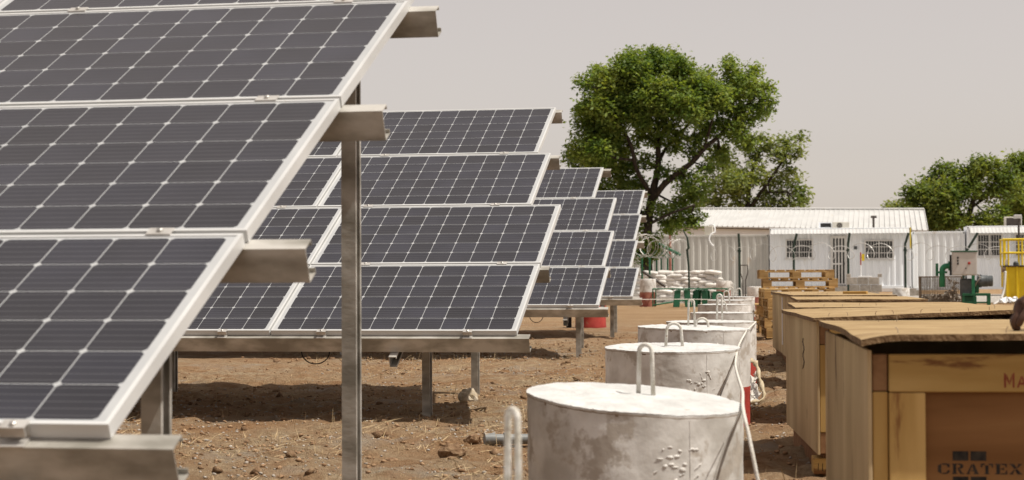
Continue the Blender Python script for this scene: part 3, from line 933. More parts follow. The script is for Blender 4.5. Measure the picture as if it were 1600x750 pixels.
def smooth_path(pts, k=6):
    out = []
    for i in range(len(pts) - 1):
        p0, p1, p2, p3 = pts[max(i - 1, 0)], pts[i], pts[i + 1], pts[min(i + 2, len(pts) - 1)]
        for j in range(k):
            t = j / k
            out.append(0.5 * ((2 * p1) + (p2 - p0) * t + (2 * p0 - 5 * p1 + 4 * p2 - p3) * t * t + (3 * p1 - p0 - 3 * p2 + p3) * t ** 3))
    return out + [pts[-1]]


MB().tube(smooth_path(rp), 0.0062, 8).build('rope', M['rope'], smooth=True, label='white rope trailing along the right edges of the concrete blocks', cat='rope')
MB().tube(smooth_path([at(1169, 515, 11.3), at(1150, 560, 9.4), at(1128, 612, 9.1), at(1120, 640, 9.0)]), 0.003, 6).build('tie_wire', M['wire'], smooth=True, label='thin grey wire slanting down the front of the second white block', cat='wire', group='slack tie wires on the blocks')
MB().tube(smooth_path([at(1157, 643, 5.72), at(1135, 690, 5.62), at(1118, 740, 5.56), at(1110, 775, 5.55)]), 0.0016, 6).build('tie_wire', M['wire'], smooth=True, label='thin grey wire slanting down the front block below its right rim', cat='wire', group='slack tie wires on the blocks')
MB().tube([at(1000, 468, 45), at(1040, 467.5, 46), at(1090, 467.5, 48), at(1130, 469, 50)], 0.008, 5).build('string_line', M['rope'], label='white setting-out string stretched from the farthest solar table past the green frames', cat='string')


# crumpled plastic and webbing on the red base
def crumple(name, pts, nu, nv, amp, material, seed, label, cat, thick=0.0):
    # pts: 4 corner vectors
    a, b_, c_, d_ = [Vector(q) for q in pts]
    from mathutils import noise
    vs, fs = [], []
    for i in range(nu + 1):
        for j in range(nv + 1):
            s, t = i / nu, j / nv
            q = a.lerp(b_, s).lerp(d_.lerp(c_, s), t)
            n = Vector((noise.noise(Vector((s * 5 + seed, t * 5, 0))), noise.noise(Vector((s * 5, t * 5 + seed, 3))), noise.noise(Vector((s * 5, t * 5, seed + 9)))))
            n2 = Vector((noise.noise(Vector((s * 13 + seed, t * 13, 0))), noise.noise(Vector((s * 13, t * 13 + seed, 3))), 0))
            vs.append(q + n * amp + n2 * amp * 0.5)
    for i in range(nu):
        for j in range(nv):
            fs.append((i * (nv + 1) + j, (i + 1) * (nv + 1) + j, (i + 1) * (nv + 1) + j + 1, i * (nv + 1) + j + 1))
    o = MB().add(vs, fs).build(name, material, smooth=True, label=label, cat=cat)
    md = o.modifiers.new('thick', 'SOLIDIFY'); md.thickness = 0.004
    return o


crumple('plastic_sheet', [at(1163, 598, 14.0), at(1181, 580, 14.05), at(1186, 632, 13.6), at(1160, 640, 13.5)], 16, 18, 0.05, M['plastic'], 2, 'crumpled milky plastic sheet wrapped round the red base of a block', 'plastic sheet')
web = [at(1160, 566, 14.03), at(1172, 564, 13.95), at(1182, 570, 13.95), at(1187, 592, 13.8), at(1194, 616, 13.6), at(1190, 626, 13.5), at(1175, 628, 13.45), at(1163, 636, 13.4)]
vs, fs = [], []
sp = smooth_path(web)
for i, q in enumerate(sp):
    wv = Vector((0.5, 0.5, 0.6)).normalized() * (0.02 + 0.008 * math.sin(i * 1.3))
    vs += [q - wv, q + wv]
    if i: fs.append((2 * i - 2, 2 * i - 1, 2 * i + 1, 2 * i))
wb = MB().add(vs, fs).build('webbing_strap', M['fabric'], smooth=True, label='beige webbing strap looped over the plastic sheet at the red base', cat='strap')
wb.modifiers.new('thick', 'SOLIDIFY').thickness = 0.008
# ------------------------------------------------------------------ crates
LET = {  # stencilled slab letters as rectangles / slanted bars in a 1 x 1 box
    'C': [[(0.02, .2), (.3, .02), (.3, .98), (.02, .8)], [(.36, 0), (.75, 0), (.98, .18), (.98, .36), (.82, .36), (.72, .14), (.36, .12)], [(.36, 1), (.75, 1), (.86, .94), (.98, 1), (.98, .64), (.82, .64), (.72, .86), (.36, .88)]],
    'R': [[(0, 0), (.42, 0), (.42, .1), (.34, .1), (.34, .9), (.42, .9), (.42, 1), (0, 1), (0, .9), (.08, .9), (.08, .1), (0, .1)], [(.46, 1), (.74, 1), (.92, .86), (.92, .66), (.74, .5), (.46, .5), (.46, .6), (.62, .62), (.66, .76), (.62, .88), (.46, .9)], [(.46, .46), (.66, .46), (.84, .1), (1, .1), (1, 0), (.66, 0)]],
    'A': [[(0, 0), (.3, 0), (.3, .1), (.22, .1), (.5, .82), (.44, 1), (.06, .1), (0, .1)], [(.54, 1), (.62, 1), (.95, .1), (1, .1), (1, 0), (.6, 0), (.6, .1), (.66, .1), (.5, .6)], [(.34, .28), (.58, .28), (.56, .38), (.36, .38)]],
    'T': [[(.3, 0), (.7, 0), (.7, .1), (.63, .1), (.63, .84), (.37, .84), (.37, .1), (.3, .1)], [(0, 1), (.34, 1), (.34, .88), (.16, .86), (.1, .64), (0, .64)], [(1, 1), (.66, 1), (.66, .88), (.84, .86), (.9, .64), (1, .64)]],
    'E': [[(0, 0), (.4, 0), (.4, 1), (0, 1), (0, .9), (.1, .9), (.1, .1), (0, .1)], [(.45, 1), (.95, 1), (.95, .66), (.86, .66), (.8, .88), (.45, .9)], [(.45, 0), (.98, 0), (.98, .36), (.88, .36), (.82, .12), (.45, .1)], [(.45, .44), (.62, .44), (.66, .36), (.72, .36), (.72, .66), (.66, .66), (.62, .56), (.45, .56)]],
    'X': [[(0, 1), (.36, 1), (.58, .6), (.40, .48), (.1, .9), (0, .9)], [(.62, .52), (.92, .1), (1, .1), (1, 0), (.62, 0), (.44, .42)], [(.66, 1), (1, 1), (1, .9), (.92, .9), (.66, .6), (.58, .68), (.72, .9), (.66, .9)], [(0, 0), (.32, 0), (.32, .1), (.26, .1), (.42, .36), (.34, .44), (.08, .1), (0, .1)]],
    'M': [[(0, 0), (.2, 0), (.2, .86), (.06, 1), (0, 1)], [(.24, .95), (.5, .42), (.5, .14), (.24, .62)], [(.54, .42), (.78, .95), (.78, .66), (.54, .16)], [(.82, 0), (1, 0), (1, 1), (.9, 1), (.82, .9)]],
    'a': [[(0, 0), (.2, 0), (.5, .7), (.42, .8)], [(.56, .8), (.46, .66), (.8, 0), (1, 0)], [(.3, .2), (.68, .2), (.64, .34), (.36, .34)]],
    '1': [[(.35, 0), (.55, 0), (.62, 1), (.45, 1)]],
    '/': [[(.1, 0), (.25, 0), (.95, 1), (.8, 1)]]}


def lettering(mb, text, x, z, w, h, gap, y, x_scale=None):
    for i, ch in enumerate(text):
        for poly in LET[ch]:
            vs = [Vector((x + i * (w + gap) + a * w, y, z + b * h)) for a, b in poly]
            n = len(vs)
            mb.add(vs, [tuple(range(n))])
    return mb


def plate_box(name, material, parent, x0, x1, y0, y1, z0, z1, bevel=0.003, **kw):
    c = Vector(((x0 + x1) / 2, (y0 + y1) / 2, (z0 + z1) / 2))
    o = MB().box(x0 - c.x, x1 - c.x, y0 - c.y, y1 - c.y, z0 - c.z, z1 - c.z).build(name, material, parent, bevel=bevel)
    o.location = c
    for k, v in kw.items(): o[k] = v
    return o


def crate(loc, rz, label, Wd=1.15, D=1.85, H=0.72, lid=(0.03, 0.03, 0.03, 0.03), print_=None, seed=0, over=0.03, lidgap=0.0, splay=0.0):
    root = empty('wooden_crate', (loc[0], loc[1], 0), rz, label, 'crate', 'row of plywood shipping crates')
    zb = 0.10
    # skids
    for x in (0.0, Wd / 2 - 0.05, Wd - 0.10):
        plate_box('skid', M['pineend'], root, x + 0.02, x + 0.09, 0.06, D - 0.06, 0.0 - 0.03, zb - 0.004)
    # walls
    plate_box('side_panel', M['plyside'], root, -0.014, -0.002, -0.004, D, zb - 0.005, H + 0.012, 0.002)
    plate_box('side_panel', M['plyside'], root, Wd + 0.002, Wd + 0.014, -0.004, D, zb - 0.005, H + 0.012, 0.002)
    plate_box('back_panel', M['plyside'], root, 0.0, Wd, D - 0.03, D - 0.002, zb, H)
    plate_box('floor_board', M['pine'], root, 0.0, Wd, 0.05, D - 0.035, zb, zb + 0.02)
    # front frame of boards round a set-back plywood panel
    for x0, x1 in ((0.0, 0.043), (Wd - 0.043, Wd)):
        plate_box('corner_batten', M['pinev'], root, x0, x1, 0.003, 0.045, zb + 0.1, H - 0.107)
        plate_box('batten_end', M['pineend'], root, x0, x1, 0.006, 0.045, H - 0.105, H)
        plate_box('batten_end', M['pineend'], root, x0, x1, 0.006, 0.045, zb, zb + 0.098)
    plate_box('top_rail', M['pine'], root, 0.046, Wd - 0.046, -0.002, 0.022, H - 0.107, H)
    plate_box('bottom_rail', M['pine'], root, 0.046, Wd - 0.046, -0.002, 0.022, zb, zb + 0.1)
    for x0, x1 in ((0.046, 0.148), (Wd - 0.148, Wd - 0.046)):
        plate_box('stile', M['pinev'], root, x0, x1, 0.0, 0.022, zb + 0.102, H - 0.109)
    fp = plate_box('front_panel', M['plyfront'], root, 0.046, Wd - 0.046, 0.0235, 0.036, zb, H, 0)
    if print_:
        q = MB()
        px0, pz0 = print_
        lettering(q, 'CRATEX', px0, pz0, 0.0345, 0.030, 0.0055, 0.0)
        for sx_, sz_ in ((0.042, 0.038), (0.092, 0.038), (0.042, -0.034), (0.092, -0.034)):
            q.add([(px0 + sx_, 0, pz0 + sz_), (px0 + sx_ + 0.044, 0, pz0 + sz_), (px0 + sx_ + 0.044, 0, pz0 + sz_ + 0.027), (px0 + sx_, 0, pz0 + sz_ + 0.027)], [(0, 1, 2, 3)])
        o = q.build('printed_lettering', M['blackink'], fp)
        o.location = Vector((0, 0.0231, 0)) - fp.location
        tr = [c for c in root.children if c.name.startswith('top_rail')][0]
        q = MB()
        lettering(q, 'Ma', 0.366, H - 0.094, 0.029, 0.042, 0.006, 0.0)
        o = q.build('red_stencil', M['redink'], tr)
        o.location = Vector((0, -0.0024, 0)) - tr.location
    # warped plywood lid
    nx_, ny_ = 44, 22
    vs, fs = [], []
    from mathutils import noise
    c00, c10, c01, c11 = lid
    th_ = 0.019
    for top in (0, 1):
        for i in range(nx_ + 1):
            for j in range(ny_ + 1):
                s, t = i / nx_, j / ny_
                x = -over + s * (Wd + 2 * over) + 0.004 * noise.noise(Vector((t * 9, seed, s)))
                y = -over - 0.02 + t * (D + 2 * over + 0.02) + (0.004 * noise.noise(Vector((s * 9, seed + 3, t))) + 0.004 * noise.noise(Vector((s * 31, seed + 5, t))))
                z = H + (c00 * (1 - s) * (1 - t) + c10 * s * (1 - t) + c01 * (1 - s) * t + c11 * s * t)
                z += 0.0035 * noise.noise(Vector((s * 3 + seed, t * 3, 1)))
                if splay: z -= splay * max(0, 1 - s / 0.10) ** 2 * max(0, 1 - t / 0.35)
                vs.append((x, y, z + top * th_))
    n1 = (nx_ + 1) * (ny_ + 1)
    idx = lambda i, j, k: k * n1 + i * (ny_ + 1) + j
    for i in range(nx_):
        for j in range(ny_):
            fs.append((idx(i, j, 1), idx(i + 1, j, 1), idx(i + 1, j + 1, 1), idx(i, j + 1, 1)))
            fs.append((idx(i, j, 0), idx(i, j + 1, 0), idx(i + 1, j + 1, 0), idx(i + 1, j, 0)))
    for i in range(nx_):
        fs.append((idx(i, 0, 0), idx(i + 1, 0, 0), idx(i + 1, 0, 1), idx(i, 0, 1)))
        fs.append((idx(i, ny_, 0), idx(i, ny_, 1), idx(i + 1, ny_, 1), idx(i + 1, ny_, 0)))
    for j in range(ny_):
        fs.append((idx(0, j, 0), idx(0, j, 1), idx(0, j + 1, 1), idx(0, j + 1, 0)))
        fs.append((idx(nx_, j, 0), idx(nx_, j + 1, 0), idx(nx_, j + 1, 1), idx(nx_, j, 1)))
    lm_ = MB().add(vs, fs)
    for q_ in range(2 * nx_ * ny_, len(fs)): lm_.mi[q_] = 1
    ld = lm_.build('lid', [M['ply'], M['plyedge']], root, smooth=R(40))
    # bent nails left standing along the front edge of the lid
    rr = random.Random(seed + 5)
    q = MB()
    for k in range(11 if seed < 3 else 5):
        x = 0.06 + k * (Wd - 0.1) / 10 + rr.uniform(-0.03, 0.03)
        y = rr.choice([0.02, 0.03, 0.45, D - 0.2]) + rr.uniform(-0.01, 0.05)
        s, t = (x + over) / (Wd + 2 * over), (y + over) / (D + 2 * over)
        z = H + (c00 * (1 - s) * (1 - t) + c10 * s * (1 - t) + c01 * (1 - s) * t + c11 * s * t) + th_
        q.tube([(x, y, z - 0.01), (x + rr.uniform(-.003, .003), y, z + 0.010), (x + rr.uniform(-.008, .008), y, z + 0.018)], 0.0014, 5)
    q.build('nails', M['rust'], ld, kind='stuff')
    return root


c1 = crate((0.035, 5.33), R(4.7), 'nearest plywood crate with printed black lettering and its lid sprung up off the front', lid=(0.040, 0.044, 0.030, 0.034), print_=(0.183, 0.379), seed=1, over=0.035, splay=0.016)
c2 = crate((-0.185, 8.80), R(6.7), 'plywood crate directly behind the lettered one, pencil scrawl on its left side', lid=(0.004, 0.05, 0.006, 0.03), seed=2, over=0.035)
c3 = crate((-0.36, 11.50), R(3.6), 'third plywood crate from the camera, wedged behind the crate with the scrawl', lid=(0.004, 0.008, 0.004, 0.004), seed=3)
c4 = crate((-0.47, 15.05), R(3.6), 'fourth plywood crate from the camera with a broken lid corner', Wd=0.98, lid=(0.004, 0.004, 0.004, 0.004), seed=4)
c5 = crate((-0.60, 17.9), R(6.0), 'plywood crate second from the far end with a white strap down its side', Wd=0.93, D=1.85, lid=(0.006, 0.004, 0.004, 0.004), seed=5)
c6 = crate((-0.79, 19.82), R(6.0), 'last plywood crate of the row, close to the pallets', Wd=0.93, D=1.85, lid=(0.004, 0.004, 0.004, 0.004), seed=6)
# scrawl on the second crate's side and a strap on the fifth
q = MB()
sc_ = [Vector((-0.0155, 0.70 + 0.035 * math.sin(t * 1.1) + 0.022 * math.sin(t * 5), 0.62 - 0.012 * t)) for t in np.linspace(0, 13, 60)]
q.tube(sc_, 0.0022, 4)
sp_ = [c for c in c2.children if c.name.startswith('side_panel')][0]
o = q.build('pencil_scrawl', M['blackink'], sp_); o.location = -sp_.location
plate_box('white_strap', M['whitesheet'], c5, -0.019, -0.0145, D_ - 0.0 if (D_ := 1.74) else 0, 1.84, 0.2, 0.70, 0)
# marked skid block under the second crate
sb = empty('timber_offcut', (gp(1283, 741).x, gp(1283, 741).y, 0), R(5), 'short timber offcut marked 11 under the front corner of the crate with the scrawl', 'timber')
MB().box(-0.035, 0.05, 0, 0.16, 0, 0.075).build('timber_block', M['pine'], sb, bevel=0.003)
q = MB(); lettering(q, '11/', -0.022, 0.016, 0.018, 0.036, 0.002, -0.0015)
q.build('hand_marking', M['blackink'], sb)
# plank lying on a far crate
pl = at(1335, 461, 18.6)
plate = MB().box(-0.11, 0.13, -0.04, 0.04, 0, 0.03).build('plank', M['pine'], None, bevel=0.004, loc=(pl.x, pl.y, 0.742), rot=(0, 0, R(-12)), label='short pale plank lying on the lid of a far crate', cat='plank')

# ------------------------------------------------------------------ the person whose hand rests on the nearest lid
def skinned(segs, name):
    """segs: chains of (x, y, z, radius, tag); chains join where points coincide. One continuous skinned surface."""
    me = bpy.data.meshes.new(name)
    bm = bmesh.new()
    ids, tags = {}, []
    rads = {}
    for ch in segs:
        prev = None
        for (x, y, z, r_, tg) in ch:
            key = (round(x, 4), round(y, 4), round(z, 4))
            if key not in ids:
                ids[key] = bm.verts.new((x, y, z)); rads[ids[key]] = r_
            v = ids[key]
            if prev is not None and prev is not v and not bm.edges.get((prev, v)):
                bm.edges.new((prev, v)); tags.append((prev.co.copy(), v.co.copy(), tg))
            prev = v
    bm.verts.index_update()
    rl = [rads[v] for v in bm.verts]
    bm.to_mesh(me); bm.free()
    o = bpy.data.objects.new(name, me)
    COL.objects.link(o)
    md = o.modifiers.new('skin', 'SKIN')
    for sv, r_ in zip(me.skin_vertices[0].data, rl): sv.radius = (r_, r_); sv.use_root = False
    me.skin_vertices[0].data[0].use_root = True
    md.use_smooth_shade = True
    o.modifiers.new('sub', 'SUBSURF').levels = 2
    bpy.context.view_layer.update()
    ev = o.evaluated_get(bpy.context.evaluated_depsgraph_get())
    out = bpy.data.meshes.new_from_object(ev)
    bpy.data.objects.remove(o)
    return out, tags


def assign(me, tags, order):
    for p_ in me.polygons:
        c = p_.center
        best, bt = 1e9, order[0]
        for a, b_, tg in tags:
            d = b_ - a
            t = max(0, min(1, (c - a).dot(d) / max(d.length_squared, 1e-9)))
            q_ = (c - (a + d * t)).length
            if q_ < best: best, bt = q_, tg
        p_.material_index = order.index(bt)
        p_.use_smooth = True


HX, HY, HZ = 0.503, 5.62, 0.872           # wrist of the resting hand
px_, py_ = 1.36, 5.66
segs = [
    [(px_, py_, 0.95, .13, 'trousers'), (px_ - .05, py_, 1.08, .125, 'shirt'), (px_ - .13, py_, 1.24, .14, 'shirt'), (px_ - .21, py_, 1.37, .125, 'shirt'), (px_ - .25, py_, 1.45, .055, 'skin'), (px_ - .30, py_, 1.53, .072, 'skin'), (px_ - .33, py_, 1.60, .088, 'skin'), (px_ - .345, py_, 1.665, .075, 'skin')],
    [(px_ - .21, py_, 1.37, .125, 'shirt'), (px_ - .22, py_ - .17, 1.355, .062, 'shirt'), (px_ - .42, py_ - .17, 1.16, .046, 'shirt'), (px_ - .48, py_ - .15, 1.09, .042, 'skin'), (HX + .09, HY + .0, HZ + .09, .032, 'skin'), (HX + .03, HY, HZ + .02, .026, 'skin'), (HX - .010, HY, HZ - .012, .036, 'skin'), (HX - .034, HY, HZ - .040, .036, 'skin')],
    [(px_ - .21, py_, 1.37, .125, 'shirt'), (px_ - .20, py_ + .18, 1.345, .062, 'shirt'), (px_ - .14, py_ + .24, 1.08, .048, 'shirt'), (px_ - .18, py_ + .24, 0.98, .038, 'skin'), (px_ - .24, py_ + .23, 0.86, .028, 'skin'), (px_ - .27, py_ + .23, 0.80, .032, 'skin'), (px_ - .29, py_ + .23, 0.74, .02, 'skin')],
    [(px_, py_, 0.95, .13, 'trousers'), (px_ + .01, py_ - .10, 0.84, .092, 'trousers'), (px_ - .01, py_ - .11, 0.48, .066, 'trousers'), (px_ + .02, py_ - .11, 0.10, .045, 'trousers'), (px_ + .02, py_ - .11, 0.055, .045, 'shoe'), (px_ - .17, py_ - .12, 0.035, .035, 'shoe')],
    [(px_, py_, 0.95, .13, 'trousers'), (px_ + .01, py_ + .10, 0.84, .092, 'trousers'), (px_ + .0, py_ + .12, 0.48, .066, 'trousers'), (px_ + .05, py_ + .13, 0.10, .045, 'trousers'), (px_ + .05, py_ + .13, 0.055, .045, 'shoe'), (px_ - .14, py_ + .15, 0.035, .035, 'shoe')]]
# fingers of the resting hand, each its own bent chain from the palm, and the thumb from the side of the palm
kn = (HX - .034, HY, HZ - .040)
for dy, ln, r_ in ((-.033, .90, .0095), (-.011, 1.0, .0100), (.012, .94, .0095), (.034, .78, .0085)):
    segs.append([(*kn, .036, 'skin'), (HX - .044, HY + dy, HZ - .046, r_ * 1.12, 'skin'), (HX - .058, HY + dy * 1.08, HZ - .046 - .024 * ln, r_, 'skin'), (HX - .052, HY + dy * 1.1, HZ - .046 - .042 * ln, r_ * .95, 'skin'), (HX - .036, HY + dy * 1.05, HZ - .046 - .046 * ln, r_ * .85, 'skin')])
segs.append([(HX - .010, HY, HZ - .012, .036, 'skin'), (HX - .014, HY - .042, HZ - .030, .014, 'skin'), (HX - .036, HY - .054, HZ - .056, .0115, 'skin'), (HX - .046, HY - .050, HZ - .080, .0095, 'skin')])
pme, ptags = skinned(segs, 'body')
for mm in ('skin', 'shirt', 'trousers', 'black'): pme.materials.append(M[mm])
assign(pme, ptags, ['skin', 'shirt', 'trousers', 'shoe'])
proot = empty('person', (0, 0, 0), 0, 'person at the right edge resting one bare dark hand on the nearest crate lid', 'person')
proot.location = (px_, py_, 0)
link('body', pme, proot, (-px_, -py_, 0))
hc = Vector((-.345, 0, 1.655))
hb = MB()
hb.lathe([(0.001, 0.105), (0.05, 0.095), (0.085, 0.06), (0.097, 0.02), (0.095, -0.02), (0.08, -0.045)], 20, c=hc + Vector((0.012, 0, -0.01)), cap=False)
hb.build('hair', M['hair'], proot, smooth=True)
for sy in (-1, 1):
    e_ = MB().lathe([(0.001, -0.012), (0.0085, -0.0085), (0.012, 0), (0.0085, 0.0085), (0.001, 0.012)], 10).build('eye', M['eye'], proot, smooth=True, loc=hc + Vector((-.050, sy * .028, -.052)))
    MB().lathe([(0.0055, -0.001), (0.0045, 0.001)], 8).build('iris', M['black'], e_, loc=(-0.0115, 0, 0), rot=(0, R(-90), 0))
    MB().lathe([(0.004, -0.03), (0.02, -0.02), (0.024, 0.005), (0.016, 0.03), (0.004, 0.034)], 10).build('ear', M['skin'], proot, smooth=True, loc=hc + Vector((.01, sy * .070, -.06)), rot=(0, 0, 0)).scale = (0.8, 0.4, 1)
MB().add([(-.084, 0, -.045), (-.080, -.018, -.085), (-.080, .018, -.085), (-.112, 0, -.082), (-.085, 0, -.096)], [(0, 1, 3), (0, 3, 2), (1, 4, 3), (3, 4, 2), (0, 2, 4, 1)]).build('nose', M['skin'], proot, smooth=True, loc=hc + Vector((.026, 0, 0)))
MB().tube([(-.083, -.024, -.118), (-.093, 0, -.116), (-.083, .024, -.118)], [0.004, 0.008, 0.004], 8).build('mouth', M['brickred'], proot, smooth=True, loc=hc + Vector((.026, 0, 0)))

# ------------------------------------------------------------------ pallets
def pallet_parts():
    root = empty('pallet', (0, 0, 0))
    tb = MB().box(-0.0475, 0.0475, -0.4, 0.4, -0.011, 0.011).mesh('top_board', M['pallet'], bevel=0.003)
    sbm = MB().box(-0.6, 0.6, -0.05, 0.05, -0.011, 0.011).mesh('stringer_board', M['pallet'], bevel=0.003)
    bk = MB().box(-0.0725, 0.0725, -0.05, 0.05, -0.039, 0.039).mesh('spacer_block', M['pallet'], bevel=0.004)
    for i in range(8):
        link('top_board', tb, root, (-0.5525 + i * 1.105 / 7, 0, 0.133))
    for y in (-0.35, 0, 0.35):
        link('stringer_board', sbm, root, (0, y, 0.1105))
        link('bottom_board', sbm, root, (0, y, 0.0105))
        for x in (-0.5275, 0, 0.5275):
            link('spacer_block', bk, root, (x, y, 0.0605))
    return root


pal = pallet_parts()
pc = at(1241, 422, 29.6)
rr = random.Random(3)
first = True
names = ['lowest', 'second from the ground', 'third from the ground', 'middle', 'third from the top', 'second from the top', 'topmost']
for k in range(7):
    o = pal if first else dup(pal)
    first = False
    o.location = (pc.x + (0.0, 0.02, -0.03, 0.03, 0.02, 0.06, 0.0)[k], pc.y + 0.4 + rr.uniform(-0.03, 0.03), k * 0.1455)
    o.rotation_euler = (0, 0, R(5) + (rr.uniform(-0.04, 0.04) if k < 6 else 0.01))
    o['label'] = 'wooden pallet, %s of the tall stack in front of the barred door' % names[k]
    o['category'] = 'pallet'; o['group'] = 'pallets stacked in the tall pile'
p2 = at(1192, 470, 27.2)
n2 = ['lowest', 'second from the ground', 'third from the ground', 'second from the top', 'topmost']
for k in range(5):
    o = dup(pal)
    o.location = (p2.x + 0.38 + rr.uniform(-0.04, 0.04), p2.y + 0.62, k * 0.1455)
    o.rotation_euler = (0, 0, R(96) + rr.uniform(-0.04, 0.04))
    o['label'] = 'wooden pallet, %s of the low stack left of the far crate' % n2[k]
    o['group'] = 'pallets stacked in the low pile'
p3 = at(1169, 520, 29.5)
n3 = ['lowest', 'middle', 'topmost']
for k in range(3):
    o = dup(pal)
    o.location = (p3.x + 0.34 - 0.5, p3.y + 2.4, k * 0.1455)
    o.rotation_euler = (0, 0, R(94) + rr.uniform(-0.05, 0.05))
    o['label'] = 'wooden pallet, %s of the lowest pile behind the white blocks' % n3[k]
    o['group'] = 'pallets in the small pile by the white blocks'

# ------------------------------------------------------------------ containers
def corrug(x0, x1, y, z0, z1, pitch=0.30, dep=0.05):
    xs, ys = [], []
    x = x0
    while x < x1 - 1e-6:
        for dx, dy in ((0, 0), (0.09, 0), (0.15, dep), (0.24, dep)):
            if x + dx < x1: xs.append(x + dx); ys.append(y + dy)
        x += pitch
    xs.append(x1); ys.append(y)
    vs = [(a, b_, z) for z in (z0, z1) for a, b_ in zip(xs, ys)]
    n = len(xs)
    return vs, [(i, i + 1, n + i + 1, n + i) for i in range(n - 1)]


def container(name, x0, y0, Wd, z0, H, material, label, D=2.44, wins=(), door=None, canopy=None, cat='container', pl=None):
    root = empty(name, (x0, y0, 0), R(0), label, cat)
    z1 = z0 + H
    # front wall of pressed sheet, split round openings
    q = MB()
    ops = sorted([(w[0], w[1], w[2], w[3]) for w in wins] + ([(door[0], door[1], door[2], door[3])] if door else []))
    x = 0.1
    for (a, b_, c, d) in ops:
        q.add(*corrug(x, a, 0.012, z0 + 0.12, z1 - 0.09))
        if c > z0 + 0.13: q.add(*corrug(a, b_, 0.012, z0 + 0.12, c))
        q.add(*corrug(a, b_, 0.012, d, z1 - 0.09))
        x = b_
    q.add(*corrug(x, Wd - 0.1, 0.012, z0 + 0.12, z1 - 0.09))
    q.build('front_wall', material, root)
    q = MB()
    q.box(0.02, Wd - 0.02, D - 0.05, D, z0 + 0.1, z1 - 0.05).box(0.005, 0.05, 0.1, D - 0.06, z0 + 0.1, z1 - 0.05).box(Wd - 0.05, Wd - 0.005, 0.1, D - 0.06, z0 + 0.1, z1 - 0.05)
    q.build('rear_walls', material, root)
    MB().box(0.0, Wd, 0.06, D, z1 - 0.045, z1).build('roof', material, root)
    MB().box(0.102, Wd - 0.102, 0.0, 0.06, z1 - 0.09, z1 + 0.002).build('top_rail', material, root, bevel=0.008)
    MB().box(0.102, Wd - 0.102, -0.002, 0.06, z0, z0 + 0.13).build('bottom_rail', material, root, bevel=0.008)
    for xx in (0.0, Wd - 0.10):
        MB().box(xx, xx + 0.10, -0.006, 0.10, z0 + 0.12, z1 - 0.12).build('corner_post', material, root, bevel=0.01)
        for zz in (z0, z1 - 0.118):
            cc = MB().box(xx - 0.003, xx + 0.105, -0.012, 0.12, zz, zz + 0.118).build('corner_casting', material, root, bevel=0.01)
            MB().box(xx + 0.03, xx + 0.07, -0.0135, -0.011, zz + 0.025, zz + 0.09).build('lock_hole', M['black'], cc)
        if z0 > 0.05:
            MB().box(xx - 0.1, xx + 0.3, 0.0, 0.25, -0.03, z0 - 0.003).build('footing_block', M['cement'], root)
    for (a, b_, c, d, nb) in wins:
        q = MB()
        e = 0.06
        q.box(a - e, b_ + e, -0.03, 0.02, d, d + e).box(a - e, b_ + e, -0.03, 0.02, c - e, c).box(a - e, a, -0.03, 0.02, c, d).box(b_, b_ + e, -0.03, 0.02, c, d)
        m_ = (a + b_) / 2
        q.box(m_ - 0.025, m_ + 0.025, -0.028, 0.02, c, d)
        fr = q.build('window', M['whitemetal'], root)
        for s0, s1 in ((a, m_ - 0.025), (m_ + 0.025, b_)):
            MB().box(s0, s1, 0.03, 0.036, c, d).build('pane', M['glass'], fr)
        q = MB()
        for k in range(1, nb):
            xx = a + (b_ - a) * k / nb
            q.tube([(xx, -0.036, c - 0.03), (xx, -0.036, d + 0.03)], 0.009, 5)
        for zz in (c + (d - c) * 0.30, c + (d - c) * 0.66):
            q.box(a - 0.02, b_ + 0.02, -0.052, -0.046, zz - 0.014, zz + 0.014)
        q.build('security_bars', M['whitemetal'], fr)
        MB().box(a - 0.12, b_ + 0.12, -0.07, -0.03, c - 0.10, c - 0.062).build('sill', M['whitemetal'], fr)
    if door:
        a, b_, c, d = door
        q = MB()
        q.box(a - 0.05, a, -0.02, 0.03, c, d + 0.05).box(b_, b_ + 0.05, -0.02, 0.03, c, d + 0.05).box(a, b_, -0.02, 0.03, d, d + 0.05)
        w3 = (b_ - a)
        for k in range(5):
            xx = a + 0.03 + (w3 - 0.06) * k / 4
            q.box(xx - 0.028, xx + 0.028, -0.012, 0.012, c + 0.05, d - 0.002)
        for zz in (c + 0.02, c + 0.9, d - 0.06, c + 1.45):
            q.box(a + 0.002, b_ - 0.002, -0.016, -0.0125, zz, zz + 0.07)
        dr = q.build('door', M['whitemetal'], root)
        MB().box(a + 0.002, b_ - 0.002, 0.03, 0.036, c, d).build('pane', M['glass'], dr)
        MB().box(b_ - 0.13, b_ - 0.05, -0.05, -0.02, c + 0.88, c + 0.98).build('handle', M['black'], dr)
        MB().box(a - 0.1, b_ + 0.1, -0.35, -0.03, 0.0, c - 0.02).build('step', M['cement'], root)
    if canopy:
        a, b_, zt, zb, outd = canopy
        vs, fs = [], []
        n = int((b_ - a) / 0.038)
        for i in range(n + 1):
            xx = a + (b_ - a) * i / n
            o = 0.009 * math.sin(i * 2 * math.pi / 4)
            vs += [(xx, 0.12, zt + o), (xx, -outd, zb + o), (xx, -outd, zb + o - 0.012), (xx, 0.12, zt + o - 0.012)]
        for i in range(n):
            for k in range(4):
                k2 = (k + 1) % 4
                fs.append((4 * i + k, 4 * i + k2, 4 * i + 4 + k2, 4 * i + 4 + k))
        MB().add(vs, fs).build('canopy', M['roofwhite'], root)
    return root


DC = 80.0


def wx(u, d=DC):          # world x / y of a picture column at distance d on eye level
    return at(u, 428, d)


pw_ = wx(1203); YC = pw_.y
s_ = FPX / DC              # px per metre at the container line


def cx(u): return wx(u, DC).x


def zz(v): return EYE + (428 - v) / s_


x0 = cx(1203); Wc = cx(1423) - x0
